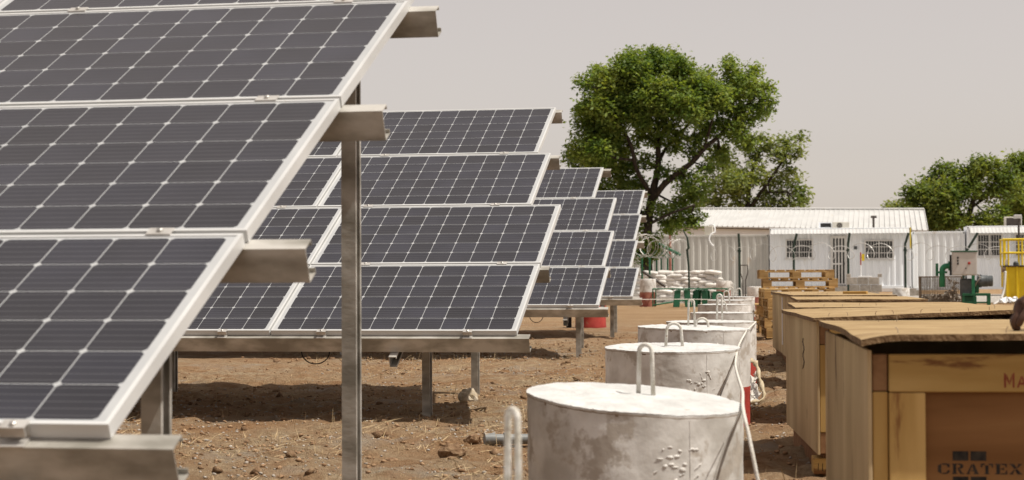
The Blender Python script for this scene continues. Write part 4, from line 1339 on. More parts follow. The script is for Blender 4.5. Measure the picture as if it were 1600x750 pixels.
# YC varies little along the row; the row stands square to the tables
office = container('site_office', x0, YC, Wc, 0.30, zz(357) - 0.30, M['container'], 'white container office with barred door, two barred windows and canopy', D=2.44,
          wins=((cx(1230) - x0, cx(1269) - x0, zz(402), zz(376), 10), (cx(1353) - x0, cx(1394) - x0, zz(404), zz(378), 10)),
          door=(cx(1300) - x0, cx(1322) - x0, 0.44, zz(371)), canopy=(0.05, Wc - 0.1, zz(357.5), zz(366), 0.55), cat='site office')
# vents and a small dark plate beside the door
MB().box(-0.07, 0.07, -0.02, 0.0, -0.07, 0.07).build('vent_plate', M['motor'], office, loc=(cx(1337) - x0, 0.008, zz(388)))
MB().box(-0.02, 0.03, -0.03, 0.1, -0.9, 0.0).build('yellow_strip', M['yellow'], office, loc=(Wc - 0.03, -0.02, zz(357)))
xl = cx(1201) - 12.19
container('shipping_container', xl, YC + 0.25, 12.19, 0.05, zz(366) - 0.05, M['contbeige'], 'long beige corrugated shipping container behind the sacks and the fence posts', D=2.44)
xm = cx(1425)
container('shipping_container', xm, YC + 0.35, cx(1506) - xm, 0.22, zz(363.5) - 0.22, M['contpink'], 'pale corrugated container between the two white offices', D=2.44)
xr = cx(1508)
wr = 6.06
office2 = container('site_office', xr, YC, wr, 0.26, zz(356) - 0.26, M['container'], 'white container office behind the yellow tank, cut by the right edge', D=2.44,
          wins=((cx(1525) - xr, cx(1560) - xr, zz(401), zz(370), 9), (cx(1582) - xr, cx(1616) - xr, zz(401), zz(370), 9)), canopy=(0.12, wr - 0.1, zz(356.5), zz(367), 0.55), cat='site office')

# air conditioners
def ac_unit(u, v, w, h, d, label, fan=True):
    c = at(u, v, d)
    root = empty('air_conditioner', (c.x, c.y, c.z), 0, label, 'air conditioner')
    MB().box(-w / 2, w / 2, 0, 0.35, 0, h).build('casing', M['ac'], root, bevel=0.015)
    if fan:
        MB().lathe([(h * 0.42, 0), (h * 0.42, 0.012)], 20).build('fan_grille', M['darkbrown'], root, rot=(R(90), 0, 0), loc=(w * 0.0 - 0.06, -0.002, h * 0.5))
        q = MB()
        for k in range(7):
            q.box(-0.06 - h * 0.4, -0.06 + h * 0.4, -0.022, -0.016, h * (0.12 + 0.125 * k), h * (0.135 + 0.125 * k))
        q.build('grille_bars', M['ac'], root)
    elif fan is False:
        MB().box(-w * 0.38, w * 0.45, -0.008, -0.001, h * 0.1, h * 0.9).build('dark_grille', M['darkbrown'], root)
    for sx in (-w / 2 + 0.05, w / 2 - 0.1):
        MB().box(sx, sx + 0.05, 0.02, 0.33, -0.06, -0.002).build('foot', M['darkbrown'], root)


ac_unit(1314, 357.5, 0.74, 0.30, DC + 1.2, 'cream air conditioner on the roof above the barred door')
ac_unit(1583, 357, 0.75, 0.52, DC + 1.0, 'air conditioner with dark grille on the roof of the right-hand office', False)
ac_unit(1107, 368, 0.36, 0.42, DC + 0.9, 'small air conditioner on the beige container with white hoses hanging down', None)
hp = [at(1108, 352, DC + 0.5), at(1115, 352, DC + 0.3), at(1117, 362, DC + 0.2), at(1111, 366, DC + 0.15), at(1108, 374, DC + 0.1), at(1112, 382, DC + 0.1), at(1115, 384, DC + 0.08)]
MB().tube(smooth_path(hp), 0.035, 6).build('drain_hose', M['whitesheet'], smooth=True, label='white insulated hose hanging down the beige container', cat='hose')
# dark opening beside the roof unit and the vent pipe
c = at(1290, 356.5, DC + 1.5)
ob = empty('roof_hatch', (c.x, c.y, c.z), 0, 'low white box with a dark opening left of the roof air conditioner', 'hatch')
MB().box(-0.3, 0.26, 0, 0.3, -0.02, 0.26).build('box_shell', M['container'], ob)
MB().box(-0.22, 0.24, -0.006, -0.001, 0.04, 0.22).build('opening', M['black'], ob)
c = at(1365, 362, DC + 1.6)
vp = empty('vent_pipe', (c.x, c.y, c.z), 0, 'dark vent pipe with a T cap on the roof of the white office', 'pipe')
MB().tube([(0, 0, -0.3), (0, 0, 0.62)], 0.05, 8).build('stack', M['darkbrown'], vp)
MB().tube([(-0.12, 0, 0.66), (0.14, 0, 0.66)], 0.055, 8).build('cap', M['darkbrown'], vp)
c = at(1592, 375, DC - 3)
lp = empty('lamp_post', (c.x, c.y, 0), 0, 'dark slim lamp post in front of the right-hand office', 'lamp post')
MB().tube([(0, 0, 0), (0, 0, c.z + 0.95)], 0.045, 8).build('pole', M['darkbrown'], lp)
MB().box(-0.2, 0.12, -0.12, 0.12, c.z + 0.9, c.z + 1.06).build('lamp_head', M['boxgrey'], lp, bevel=0.02)
# floodlight on a thin post at the left
c = at(1047, 372, 76)
fp_ = empty('floodlight', (c.x, c.y, 0), 0, 'small floodlight on a brown post under the big tree', 'floodlight')
MB().tube([(0, 0, 0), (0, 0, c.z + 0.2)], 0.05, 8).build('pole', M['brickred'], fp_)
q = MB().box(-0.22, 0.22, -0.12, 0.1, c.z + 0.2, c.z + 0.52)
q.build('lamp_head', M['boxgrey'], fp_, bevel=0.03)
MB().box(-0.17, 0.17, -0.126, -0.121, c.z + 0.25, c.z + 0.47).build('lamp_glass', M['glass'], fp_)

# roofed building behind
DB = 98.0
bl_, br_ = at(1040, 362, DB), at(1448, 362, DB)
rb = empty('roofed_building', (bl_.x, bl_.y, 0), 0, 'long low building with white ribbed sheet roof behind the containers', 'building')
Lb = br_.x - bl_.x
ze0, ze1, zr0, zr1 = at(1060, 352, DB).z, at(1448, 361.5, DB).z, at(1095, 327, DB + 3.2).z, at(1447, 330.5, DB + 3.2).z
ze = ze1
MB().add([(0.2, 0.3, 0), (Lb - 0.5, 0.3, 0), (Lb - 0.5, 6.4, 0), (0.2, 6.4, 0), (0.2, 0.3, ze0 + 0.05), (Lb - 0.5, 0.3, ze1 + 0.03), (Lb - 0.5, 6.4, ze1 + 0.03), (0.2, 6.4, ze0 + 0.05)], [(0, 1, 5, 4), (1, 2, 6, 5), (2, 3, 7, 6), (3, 0, 4, 7), (4, 5, 6, 7)]).build('wall', M['contpink'], rb)
q = MB()
q.add([(0, 0, ze0), (Lb, 0, ze1), (Lb - 0.1, 3.2, zr1), (0.5, 3.2, zr0), (0, 0, ze0 - 0.06), (Lb, 0, ze1 - 0.06), (Lb - 0.1, 3.2, zr1 - 0.06), (0.5, 3.2, zr0 - 0.06)], [(0, 1, 2, 3), (7, 6, 5, 4), (0, 4, 5, 1), (1, 5, 6, 2), (0, 3, 7, 4)])
q.add([(Lb, 6.9, ze1), (0, 6.9, ze0), (0.5, 3.204, zr0), (Lb - 0.1, 3.204, zr1), (Lb, 6.9, ze1 - 0.06), (0, 6.9, ze0 - 0.06), (0.5, 3.204, zr0 - 0.06), (Lb - 0.1, 3.204, zr1 - 0.06)], [(0, 1, 2, 3), (7, 6, 5, 4), (0, 4, 5, 1)])
q.build('roof', M['roofwhite'], rb)
q = MB()
n = int(Lb / 0.27)
for i in range(n + 1):
    xx = 0.02 + (Lb - 0.04) * i / n
    xt = 0.5 + (Lb - 0.6) * i / n
    ze = ze0 + (ze1 - ze0) * i / n; zr = zr0 + (zr1 - zr0) * i / n
    q.add([(xx - 0.02, -0.03, ze + 0.001), (xx + 0.02, -0.03, ze + 0.001), (xx + 0.012, -0.03, ze + 0.05), (xx - 0.012, -0.03, ze + 0.05), (xt - 0.02, 3.2, zr + 0.001), (xt + 0.02, 3.2, zr + 0.001), (xt + 0.012, 3.2, zr + 0.05), (xt - 0.012, 3.2, zr + 0.05)], [(0, 1, 2, 3), (1, 5, 6, 2), (3, 2, 6, 7), (0, 3, 7, 4)])
q.build('roof_ribs', M['roofwhite'], rb, kind='stuff')
MB().tube([(0.4, 3.2, zr0 + 0.05), (Lb - 0.1, 3.2, zr1 + 0.05)], 0.06, 6).build('ridge_cap', M['roofwhite'], rb)
MB().tube([(0.03, 0.08, ze0 - 0.10), (Lb - 0.03, 0.08, ze1 - 0.10)], 0.025, 6).build('eave_rail', M['darkbrown'], rb)

# ------------------------------------------------------------------ fence posts and razor wire
def bent_post(u, vtop, d, lean, label, arm=0.42):
    c = at(u, vtop, d)
    zt = c.z
    root = empty('fence_post', (c.x, c.y, 0), 0, label, 'fence post', 'dark green posts of the razor wire fence')
    pts = [(0, 0, -0.2), (0, 0, zt - arm), (lean * 0.25, -0.02, zt - arm * 0.8), (lean, -0.06, zt)]
    MB().tube(pts, 0.05, 6).build('shaft', M['darkmetal'], root)
    MB().box(-0.07, 0.07, -0.05, 0.05, zt - arm - 0.3, zt - arm - 0.22).build('bracket', M['darkmetal'], root)


for u, vt, ln, lb in ((1155, 365, -0.02, 'straight dark fence post in front of the beige container'), (1240, 365, 0.13, 'dark fence post crossing the left office window'), (1325, 364, 0.06, 'dark fence post just right of the barred door'), (1414, 364, 0.14, 'dark fence post at the right end of the white office'), (1505, 364, 0.55, 'dark fence post with a long bent arm left of the right-hand office')):
    bent_post(u, vt, 72, ln, lb, 0.85 if ln > 0.5 else 0.42)
rr = random.Random(12)


def coil(name, pa, pb, rad, turns, label, th=0.010, mtl=None, sw=0.24):
    pts = []
    n = turns * 16
    ax = (pb - pa); Ln = ax.length; ax.normalize()
    s1 = Vector((0, 0, 1)); s2 = ax.cross(s1).normalized()
    for i in range(n + 1):
        t = i / n
        a = 2 * math.pi * turns * t
        k = 1 + 0.16 * math.sin(t * 41) + 0.1 * math.sin(t * 97)
        sag = -0.06 * math.sin(t * math.pi * 6) ** 2
        pts.append(pa + ax * (Ln * t + sw * math.sin(a)) + s1 * (rad * k * math.cos(a) + sag) + s2 * (rad * k * math.sin(a)))
    q = MB().tube(pts, th, 4)
    for i in range(0, n, 2):      # barbs
        p_ = pts[i]; d = Vector((rr.uniform(-1, 1), rr.uniform(-1, 1), rr.uniform(-1, 1))).normalized() * 0.03
        q.add([p_ - d, p_ + Vector((0, 0, 0.012)), p_ + d, p_ - Vector((0, 0, 0.012))], [(0, 1, 2, 3)])
    return q.build(name, mtl or M['razor'], None, label=label, cat='razor wire')


coil('razor_wire', at(1100, 393, 71.5), at(1620, 393, 71.8), 0.30, 17, 'loose coil of razor wire strung along the dark fence posts in front of the offices', 0.013)
# the older fence running away under the tree: Y-topped green posts carrying thick coils
ypos = []
for i, (u, d) in enumerate(((1003, 60), (1015, 63), (1026, 66), (1033, 68.5), (1043, 71), (1051, 73.5))):
    c = at(u, 404, d)
    ypos.append(c)
    root = empty('fence_post', (c.x, c.y, 0), 0, 'green Y-topped fence post, %s' % ['beside the edge of the farthest solar table', 'second from the farthest solar table', 'third from the farthest solar table', 'third from the brown floodlight post', 'second from the brown floodlight post', 'nearest the brown floodlight post'][i], 'fence post', 'green Y-topped posts under the tree')
    MB().tube([(0, 0, -0.2), (0, 0, c.z)], 0.035, 6).build('shaft', M['green'], root)
    for sgn in (-1, 1):
        MB().tube([(0, 0, c.z - 0.02), (sgn * 0.26, 0, c.z + 0.28)], 0.016, 5).build('arm', M['green'], root)
coil('razor_wire', ypos[0] + Vector((0, -2, 0.42)), ypos[-1] + Vector((0.3, 1.0, 0.42)), 0.36, 14, 'thick tangle of razor wire coils on the Y-topped posts under the tree', 0.007, None, 0.12)
# tall thin green post in front of the sacks, and a leaning dark bar
c = at(1071, 373, 60)
MB().tube([(c.x + 0.12, c.y, -0.1), (c.x + 0.1, c.y, 1.2), (c.x + 0.05, c.y, 1.75), (c.x + 0.1, c.y, 1.8), (c.x + 0.06, c.y, 2.15), (c.x - 0.08, c.y, 2.4)], [0.035, 0.035, 0.04, 0.05, 0.03, 0.02], 6).build('green_stake', M['darkmetal'], label='tall crooked dark green stake in front of the white sacks', cat='stake')
MB().tube([at(1004, 424, 55.5), at(1040, 448, 55.5)], 0.045, 6).build('leaning_bar', M['darkbrown'], label='dark bar leaning from the solar table towards the green frames', cat='bar')
MB().tube([at(1012, 372, 70), at(1062, 398, 72)], 0.06, 6).build('green_brace', M['green'], label='green brace slanting down under the big tree behind the razor wire', cat='brace')

# ------------------------------------------------------------------ sacks
def sack_mesh(seed):
    from mathutils import noise
    vs, fs = [], []
    n, m_ = 14, 12
    for i in range(n + 1):
        s = -1 + 2 * i / n
        for j in range(m_):
            a = 2 * math.pi * j / m_
            e = (1 - abs(s) ** 3.5) ** 0.5 if abs(s) < 1 else 0
            e = max(e, 0.10)
            x = s * 0.34
            y = 0.21 * e ** 0.5 * math.copysign(abs(math.cos(a)) ** 0.8, math.cos(a))
            z = 0.085 * e * math.copysign(abs(math.sin(a)) ** 0.8, math.sin(a))
            k = 1 + 0.16 * noise.noise(Vector((x * 6 + seed * 7, y * 7, z * 9)))
            vs.append((x * (1 + 0.05 * (k - 1)), y * k, z * k + 0.012 * noise.noise(Vector((x * 14, y * 14, seed * 3.0)))))
    for i in range(n):
        for j in range(m_):
            j2 = (j + 1) % m_
            fs.append((i * m_ + j, i * m_ + j2, (i + 1) * m_ + j2, (i + 1) * m_ + j))
    fs.append(tuple(range(m_ - 1, -1, -1))); fs.append(tuple(n * m_ + j for j in range(m_)))
    return MB().add(vs, fs).mesh('sack', M['sack'], smooth=True)


SK = [sack_mesh(i) for i in range(4)]
c = at(1057, 470, 63)
for lay in range(10):
    n = 5
    for i in range(n):
        x = c.x + (i - (n - 1) / 2) * 0.53 + (0.20 if lay % 2 else -0.05) + rr.uniform(-0.05, 0.05)
        y = c.y + rr.uniform(-0.06, 0.06) + 0.012 * lay
        o = link('sack', SK[rr.randrange(4)], None, (x, y, 0.065 + lay * 0.104 + rr.uniform(-0.012, 0.012)), (rr.uniform(-0.10, 0.10), rr.uniform(-0.10, 0.10), rr.uniform(-0.25, 0.25)),
             'full white woven sack in the big pile beside the green stools', 'sack', 'white sacks heaped in one pile')
        o.scale = (0.92, 1.05, 0.92)

# ------------------------------------------------------------------ green frames
c = at(1020, 476, 54)
gfx = c.x; gfy = c.y
gw = at(1136, 476, 54).x - gfx
gh = 0.52
root = empty('steel_trestle', (gfx, gfy, 0), 0, 'low green tubular steel trestle standing in front of the white sacks', 'trestle')
q = MB()
for x in (0, gw):
    for y in (0, 0.8):
        MB().tube([(x, y, 0), (x, y, gh)], 0.02, 6).build('leg', M['green'], root)
for y in (0, 0.8):
    MB().tube([(0, y, gh), (gw, y, gh)], 0.017, 6).build('rail', M['green'], root)
for x in (0, gw * 0.52, gw):
    MB().tube([(x, 0.028, gh), (x, 0.772, gh)], 0.024, 6).build('cross_rail', M['green'], root)
for x in (0.42 * gw, 0.47 * gw):
    MB().tube([(0.02, 0.03, 0.05), (x, 0.7, 0.2)], 0.022, 6).build('brace', M['green'], root)


def stool(u, d, w, h, rz, label):
    c = at(u, 474, d)
    r_ = empty('green_stool', (c.x, c.y, 0), rz, label, 'stool', 'green stools by the sacks')
    MB().box(-w / 2, w / 2, -w / 2, w / 2, h - 0.02, h).build('seat', M['green'], r_, bevel=0.01)
    for sx in (-1, 1):
        for sy in (-1, 1):
            vs = []
            for z, k in ((0, 1.15), (h - 0.022, 0.86)):
                cx_, cy_ = sx * w * 0.42 * k, sy * w * 0.42 * k
                hw = 0.085
                vs += [(cx_ - hw, cy_ - 0.02, z), (cx_ + hw, cy_ - 0.02, z), (cx_ + hw, cy_ + 0.02, z), (cx_ - hw, cy_ + 0.02, z)]
            MB().add(vs, [(0, 1, 5, 4), (1, 2, 6, 5), (2, 3, 7, 6), (3, 0, 4, 7), (3, 2, 1, 0), (4, 5, 6, 7)]).build('leg', M['green'], r_)


stool(1066, 53.5, 0.36, 0.50, 0.15, 'broad-legged green stool left of the crooked stake')
stool(1096, 53.7, 0.34, 0.50, -0.2, 'broad-legged green stool right of the crooked stake')
stool(1121, 54.4, 0.22, 0.44, 0.3, 'narrow green stool at the right end of the green frame')

# ------------------------------------------------------------------ cement block pier, ranging pole, scale
c = at(1352, 462, 70)
root = empty('block_pier', (c.x, c.y, 0), 0, 'low pier of grey cement blocks in front of the white office', 'masonry')
bw = 0.44; x00 = -0.70
cb = MB().box(-0.2, 0.2, -0.19, 0.19, -0.135, 0.135).mesh('cement_block', M['cement'], bevel=0.012)
for ly in range(3):
    for i in range(4):
        xx = x00 + 0.2 + i * 0.412 + (0.10 if ly % 2 else 0)
        if xx > 0.72: continue
        link('cement_block', cb, root, (xx, rr.uniform(-0.01, 0.01), 0.10 + ly * 0.285), (0, 0, rr.uniform(-0.02, 0.02)))
zt = 0.10 + 2 * 0.285 + 0.137
MB().box(-0.78, 0.76, -0.2, 0.2, -0.03, -0.037 + 0.002).build('mortar_bed', M['cement'], root)
MB().box(-0.28, 0.25, -0.15, 0.15, zt, zt + 0.05).build('white_slab', M['whitesheet'], root, bevel=0.01)
for xx in (-0.62, 0.55):
    link('half_block', MB().box(-0.08, 0.08, -0.08, 0.08, 0, 0.13).mesh('half_block', M['cement'], bevel=0.01), root, (xx, 0, zt))
zt += 0.05
rp_ = empty('ranging_pole', (c.x - 0.16, c.y, zt), 0, 'red and white pole standing on the cement block pier', 'pole')
for k, (z0_, z1_, mm) in enumerate(((0, 0.42, 'whitesheet'), (0.42, 0.90, 'redpaint'))):
    MB().tube([(0, 0, z0_), (0, 0, z1_)], 0.024, 8).build('pole_section', M[mm], rp_)
MB().box(0.04, 0.14, -0.02, 0.02, 0.58, 0.84).build('yellow_tag', M['yellow'], rp_)
MB().box(-0.02, 0.04, -0.02, 0.02, 0.70, 0.73).build('tag_bracket', M['redpaint'], rp_)

# ------------------------------------------------------------------ wire crate of scrap
c = at(1437, 476, 57)
cw = at(1502, 476, 57).x - c.x
ch = 42 / FPX * 57
root = empty('wire_crate', (c.x, c.y, 0), R(-3), 'rusty wire mesh crate of metal fittings left of the green pump', 'wire crate')
for x in (0, cw):
    for y in (0, 0.85):
        MB().box(x - 0.025, x + 0.025, y - 0.025, y + 0.025, 0, ch).build('corner_bar', M['rustwire'], root)
for z in (0.06, ch):
    for y in (0, 0.85):
        MB().box(-0.02, cw + 0.02, y - 0.03, y + 0.03, z - 0.02, z + 0.02).build('rail', M['rustwire'], root)
    for x in (0, cw):
        MB().box(x - 0.03, x + 0.03, 0.03, 0.82, z - 0.018, z + 0.018).build('end_rail', M['rustwire'], root)
q = MB()
for y in (0, 0.85):
    for k in range(1, 26):
        q.box(cw * k / 26 - 0.007, cw * k / 26 + 0.007, y - 0.005, y + 0.005, 0.08, ch - 0.02)
    for k in range(1, 16):
        q.box(0.02, cw - 0.02, y - 0.012, y - 0.0055, 0.06 + (ch - 0.08) * k / 16 - 0.004, 0.06 + (ch - 0.08) * k / 16 + 0.004)
for x in (0, cw):
    for k in range(1, 16):
        q.box(x - 0.005, x + 0.005, 0.85 * k / 16 - 0.004, 0.85 * k / 16 + 0.004, 0.08, ch - 0.02)
q.build('wire_mesh', M['rustwire'], root, kind='stuff')
q = MB()
for k in range(110):
    x, y = rr.uniform(0.1, cw - 0.1), rr.uniform(0.08, 0.75)
    hmax = 0.26 if x < cw * 0.6 else 0.34
    z = rr.uniform(0.05, hmax)
    if k > 88: x = rr.uniform(cw * 0.62, cw * 0.9); z = rr.uniform(0.1, 0.75)
    d = Vector((rr.uniform(-1, 1), rr.uniform(-1, 1), rr.uniform(-1, 1))).normalized() * rr.uniform(0.04, 0.11)
    q.tube([Vector((x, y, z)) - d, Vector((x, y, z)) + d], rr.uniform(0.018, 0.045), 7)
q.build('pipe_fittings', M['scrap'], root, kind='stuff')
MB().box(0, cw, 0.0, 0.85, 0.04, 0.058).build('tray', M['rustwire'], root)

# ------------------------------------------------------------------ pump set
c = at(1487, 478, 54)
k_ = 54 / FPX
root = empty('pump_set', (c.x, c.y, 0), R(-2), 'green pump set with grey control box, elbow pipe and dark motor', 'pump')


def U(u, v): return ((u - 1487) * k_, EYE + (428.5 - v) * k_)


def pbox(name, u0_, u1_, v0_, v1_, y0, y1, m_, bevel=0.01, parent=None):
    x0_, z1_ = U(u0_, v0_); x1_, z0_ = U(u1_, v1_)
    return MB().box(x0_, x1_, y0, y1, z0_, z1_).build(name, m_, parent or root, bevel=bevel)


cbx = pbox('control_box', 1488, 1526, 395.5, 432, -0.05, 0.32, M['boxgrey'], 0.008)
pbox('rain_hood', 1486, 1527, 393.5, 395.2, -0.08, 0.34, M['green'], 0, cbx)
pbox('door', 1489.5, 1524.5, 397, 430.5, -0.062, -0.0515, M['boxgrey'], 0.003, cbx)
for k in range(3):
    x, z = U(1497, 404.5 + k * 4.6)
    MB().box(x - 0.022, x + 0.022, -0.08, -0.0625, z - 0.03, z + 0.03).build('indicator', M['black'], cbx)
x, z = U(1514, 413)
MB().lathe([(0.042, 0), (0.042, 0.03), (0.02, 0.04)], 12).build('red_switch', M['redpaint'], cbx, loc=(x, -0.0625, z), rot=(R(90), 0, 0))
x, z = U(1509, 421)
MB().lathe([(0.018, 0), (0.018, 0.02)], 8).build('lock', M['black'], cbx, loc=(x, -0.0625, z), rot=(R(90), 0, 0))
pbox('side_duct', 1484.5, 1487.6, 400, 432, 0.0, 0.2, M['black'], 0.004)
# elbow
pts = []
x, z = U(1473, 437); pts.append((x, 0.25, z - 0.25)); pts.append((x, 0.25, z))
x2, z2 = U(1476, 420)
for a in np.linspace(0, math.pi / 2, 7):
    xx, zz_ = U(1473 + 8 * (1 - math.cos(a)), 425 - 8 * math.sin(a)); pts.append((xx, 0.25, zz_))
xx, zz_ = U(1487, 417); pts.append((xx, 0.25, zz_))
MB().tube(pts, 0.085, 12).build('elbow_pipe', M['lightgreen'], root, smooth=True)
x, z = U(1473, 427)
MB().lathe([(0.15, -0.03), (0.15, 0.03)], 16, c=(x, 0.25, z)).build('flange', M['lightgreen'], root, smooth=R(40))
x, z = U(1484, 417)
o = MB().lathe([(0.14, -0.03), (0.14, 0.03)], 16).build('flange', M['lightgreen'], root, smooth=R(40), loc=(x, 0.25, z), rot=(0, R(90), 0))
pbox('riser_plate', 1463, 1467.5, 413, 433, 0.18, 0.34, M['green'], 0.004)
pbox('pump_casing', 1500, 1524, 437, 466, 0.10, 0.55, M['motor'], 0.05)
pbox('column', 1517.5, 1522.5, 431, 460, -0.04, 0.06, M['lightgreen'], 0.004)
mo = MB().lathe([(0.16, 0), (0.175, 0.02), (0.175, 0.13), (0.17, 0.14), (0.17, 0.30), (0.15, 0.33), (0.16, 0.34), (0.16, 0.44), (0.11, 0.46)], 20).build('motor', M['motor'], root, smooth=R(30))
x, z = U(1526, 441); mo.location = (x, 0.25, z); mo.rotation_euler = (0, R(90), 0)
q = MB()
for k in range(14):
    a = 2 * math.pi * k / 14
    q.box(0.168, 0.19, -0.006, 0.006, 0.03, 0.13, mx=Matrix.Rotation(a, 4, 'Z'))
q.build('cooling_fins', M['motor'], mo)
pbox('base_beam', 1503, 1546, 460, 464, -0.05, 0.03, M['green'], 0.005)
pbox('base_beam', 1503, 1546, 460, 464, 0.5, 0.58, M['green'], 0.005)
for a_, b_ in ((1503, 1507), (1520, 1524), (1541, 1546)):
    pbox('base_leg', a_, b_, 464.2, 479, -0.045, 0.025, M['green'], 0.004)
    pbox('base_leg', a_, b_, 464.2, 479, 0.505, 0.575, M['green'], 0.004)
pbox('lower_beam', 1507.2, 1540.8, 473, 475.5, -0.04, 0.02, M['green'], 0.004)
pbox('base_plate', 1503.5, 1525, 465, 477.5, 0.06, 0.49, M['green'], 0.01)
pbox('gearbox', 1523, 1529, 440, 459.5, 0.12, 0.42, M['green'], 0.02)
MB().tube(smooth_path([Vector((U(1527, 430)[0], -0.03, U(1527, 430)[1])), Vector((U(1530, 436)[0], -0.12, U(1530, 436)[1])), Vector((U(1525, 443)[0], -0.12, U(1525, 443)[1])), Vector((U(1523, 449)[0], 0.05, U(1523, 449)[1]))]), 0.018, 6).build('power_cable', M['wire'], root, smooth=True)

# ------------------------------------------------------------------ yellow tank with guard cage
c = at(1566, 473, 58)
k_ = 58 / FPX
root = empty('yellow_tank', (c.x, c.y, 0), R(0), 'yellow steel tank with a yellow guard cage on top at the right edge', 'tank')


def U2(u, v): return ((u - 1566) * k_, EYE + (428.5 - v) * k_)


zt = U2(0, 418.5)[1]
TW = 1.7
MB().box(0.12, TW, 0, 1.4, 0.02, zt).build('shell', M['yellow'], root, bevel=0.02)
for k in range(6):
    x = 0.12 + (TW - 0.14) * k / 5
    MB().box(x, x + 0.05, -0.045, -0.002, 0.03, zt - 0.002).build('stiffener', M['yellow'], root, bevel=0.004)
MB().box(0.06, TW + 0.05, -0.06, 1.45, zt + 0.001, zt + 0.035).build('rim', M['darkbrown'], root)
MB().box(0.0, 0.115, -0.04, 0.2, zt - 0.18, zt - 0.02).build('side_bracket', M['rust'], root)
MB().box(-0.02, 0.02, 0.0, 0.1, zt - 0.65, zt + 0.02).build('side_rail', M['yellow'], root)
z2 = U2(0, 376)[1]; zm = U2(0, 397)[1]
for x in (0.06, 0.2, 0.62, 1.05, 1.48):
    for y in (0.0, 1.3):
        MB().tube([(x, y, zt + 0.03), (x, y, z2)], 0.028, 6).build('cage_post', M['yellow'], root)
for z in (zm, z2):
    for y in (0.0, 1.3):
        MB().tube([(0.03, y, z), (1.5, y, z)], 0.03, 6).build('cage_rail', M['yellow'], root)
    MB().tube([(0.06, 0.0, z), (0.06, 1.3, z)], 0.028, 6).build('cage_end_rail', M['yellow'], root)
MB().box(0.08, 0.2, 0.0, 0.1, zt + 0.04, zt + 0.22).build('float_valve', M['whitesheet'], root, bevel=0.02)
MB().lathe([(0.09, 0), (0.09, 0.09), (0.04, 0.13)], 12, c=(0.45, 0.2, zt + 0.036)).build('filler_cap', M['motor'], root, smooth=R(40))
hs_ = [at(1571, 424, 57.6), at(1570, 440, 57.5), at(1568, 456, 57.4), at(1563, 468, 57.2), at(1552, 476, 56.8)]
MB().tube(smooth_path(hs_), 0.038, 8).build('flexible_hose', M['boxgrey'], smooth=True, label='thick pale hose hanging down the left side of the yellow tank', cat='hose')
ca = at(1577, 474, 56.5)
crumple('white_sheet', [(ca.x - 0.3, ca.y - 0.15, 0.05), (ca.x + 0.25, ca.y - 0.2, 0.06), (ca.x + 0.25, ca.y + 0.25, 0.2), (ca.x - 0.25, ca.y + 0.25, 0.18)], 14, 14, 0.1, M['whitesheet'], 8, 'crumpled white sheet on the ground at the foot of the yellow tank', 'sheet')
MB().tube([at(1590, 474, 55.8), at(1640, 474, 55.8)], 0.09, 10).build('dark_pipe', M['motor'], label='dark pipe lying in front of the yellow tank', cat='pipe')

# small marker frame behind the white blocks
c = at(1163, 455, 62)
mk = empty('wire_stand', (c.x, c.y, 0), 0, 'small dark wire stand by the straight fence post', 'stand')
for x in (-0.12, 0.12):
    MB().tube([(x * 0.3, 0, 0), (x * 0.4, 0, 0.75), (x, 0, 0.98), (x, 0, 1.25)], 0.018, 5).build('leg', M['darkbrown'], mk)
MB().tube([(-0.12, 0, 1.25), (0.12, 0, 1.25)], 0.018, 5).build('top_bar', M['darkbrown'], mk)

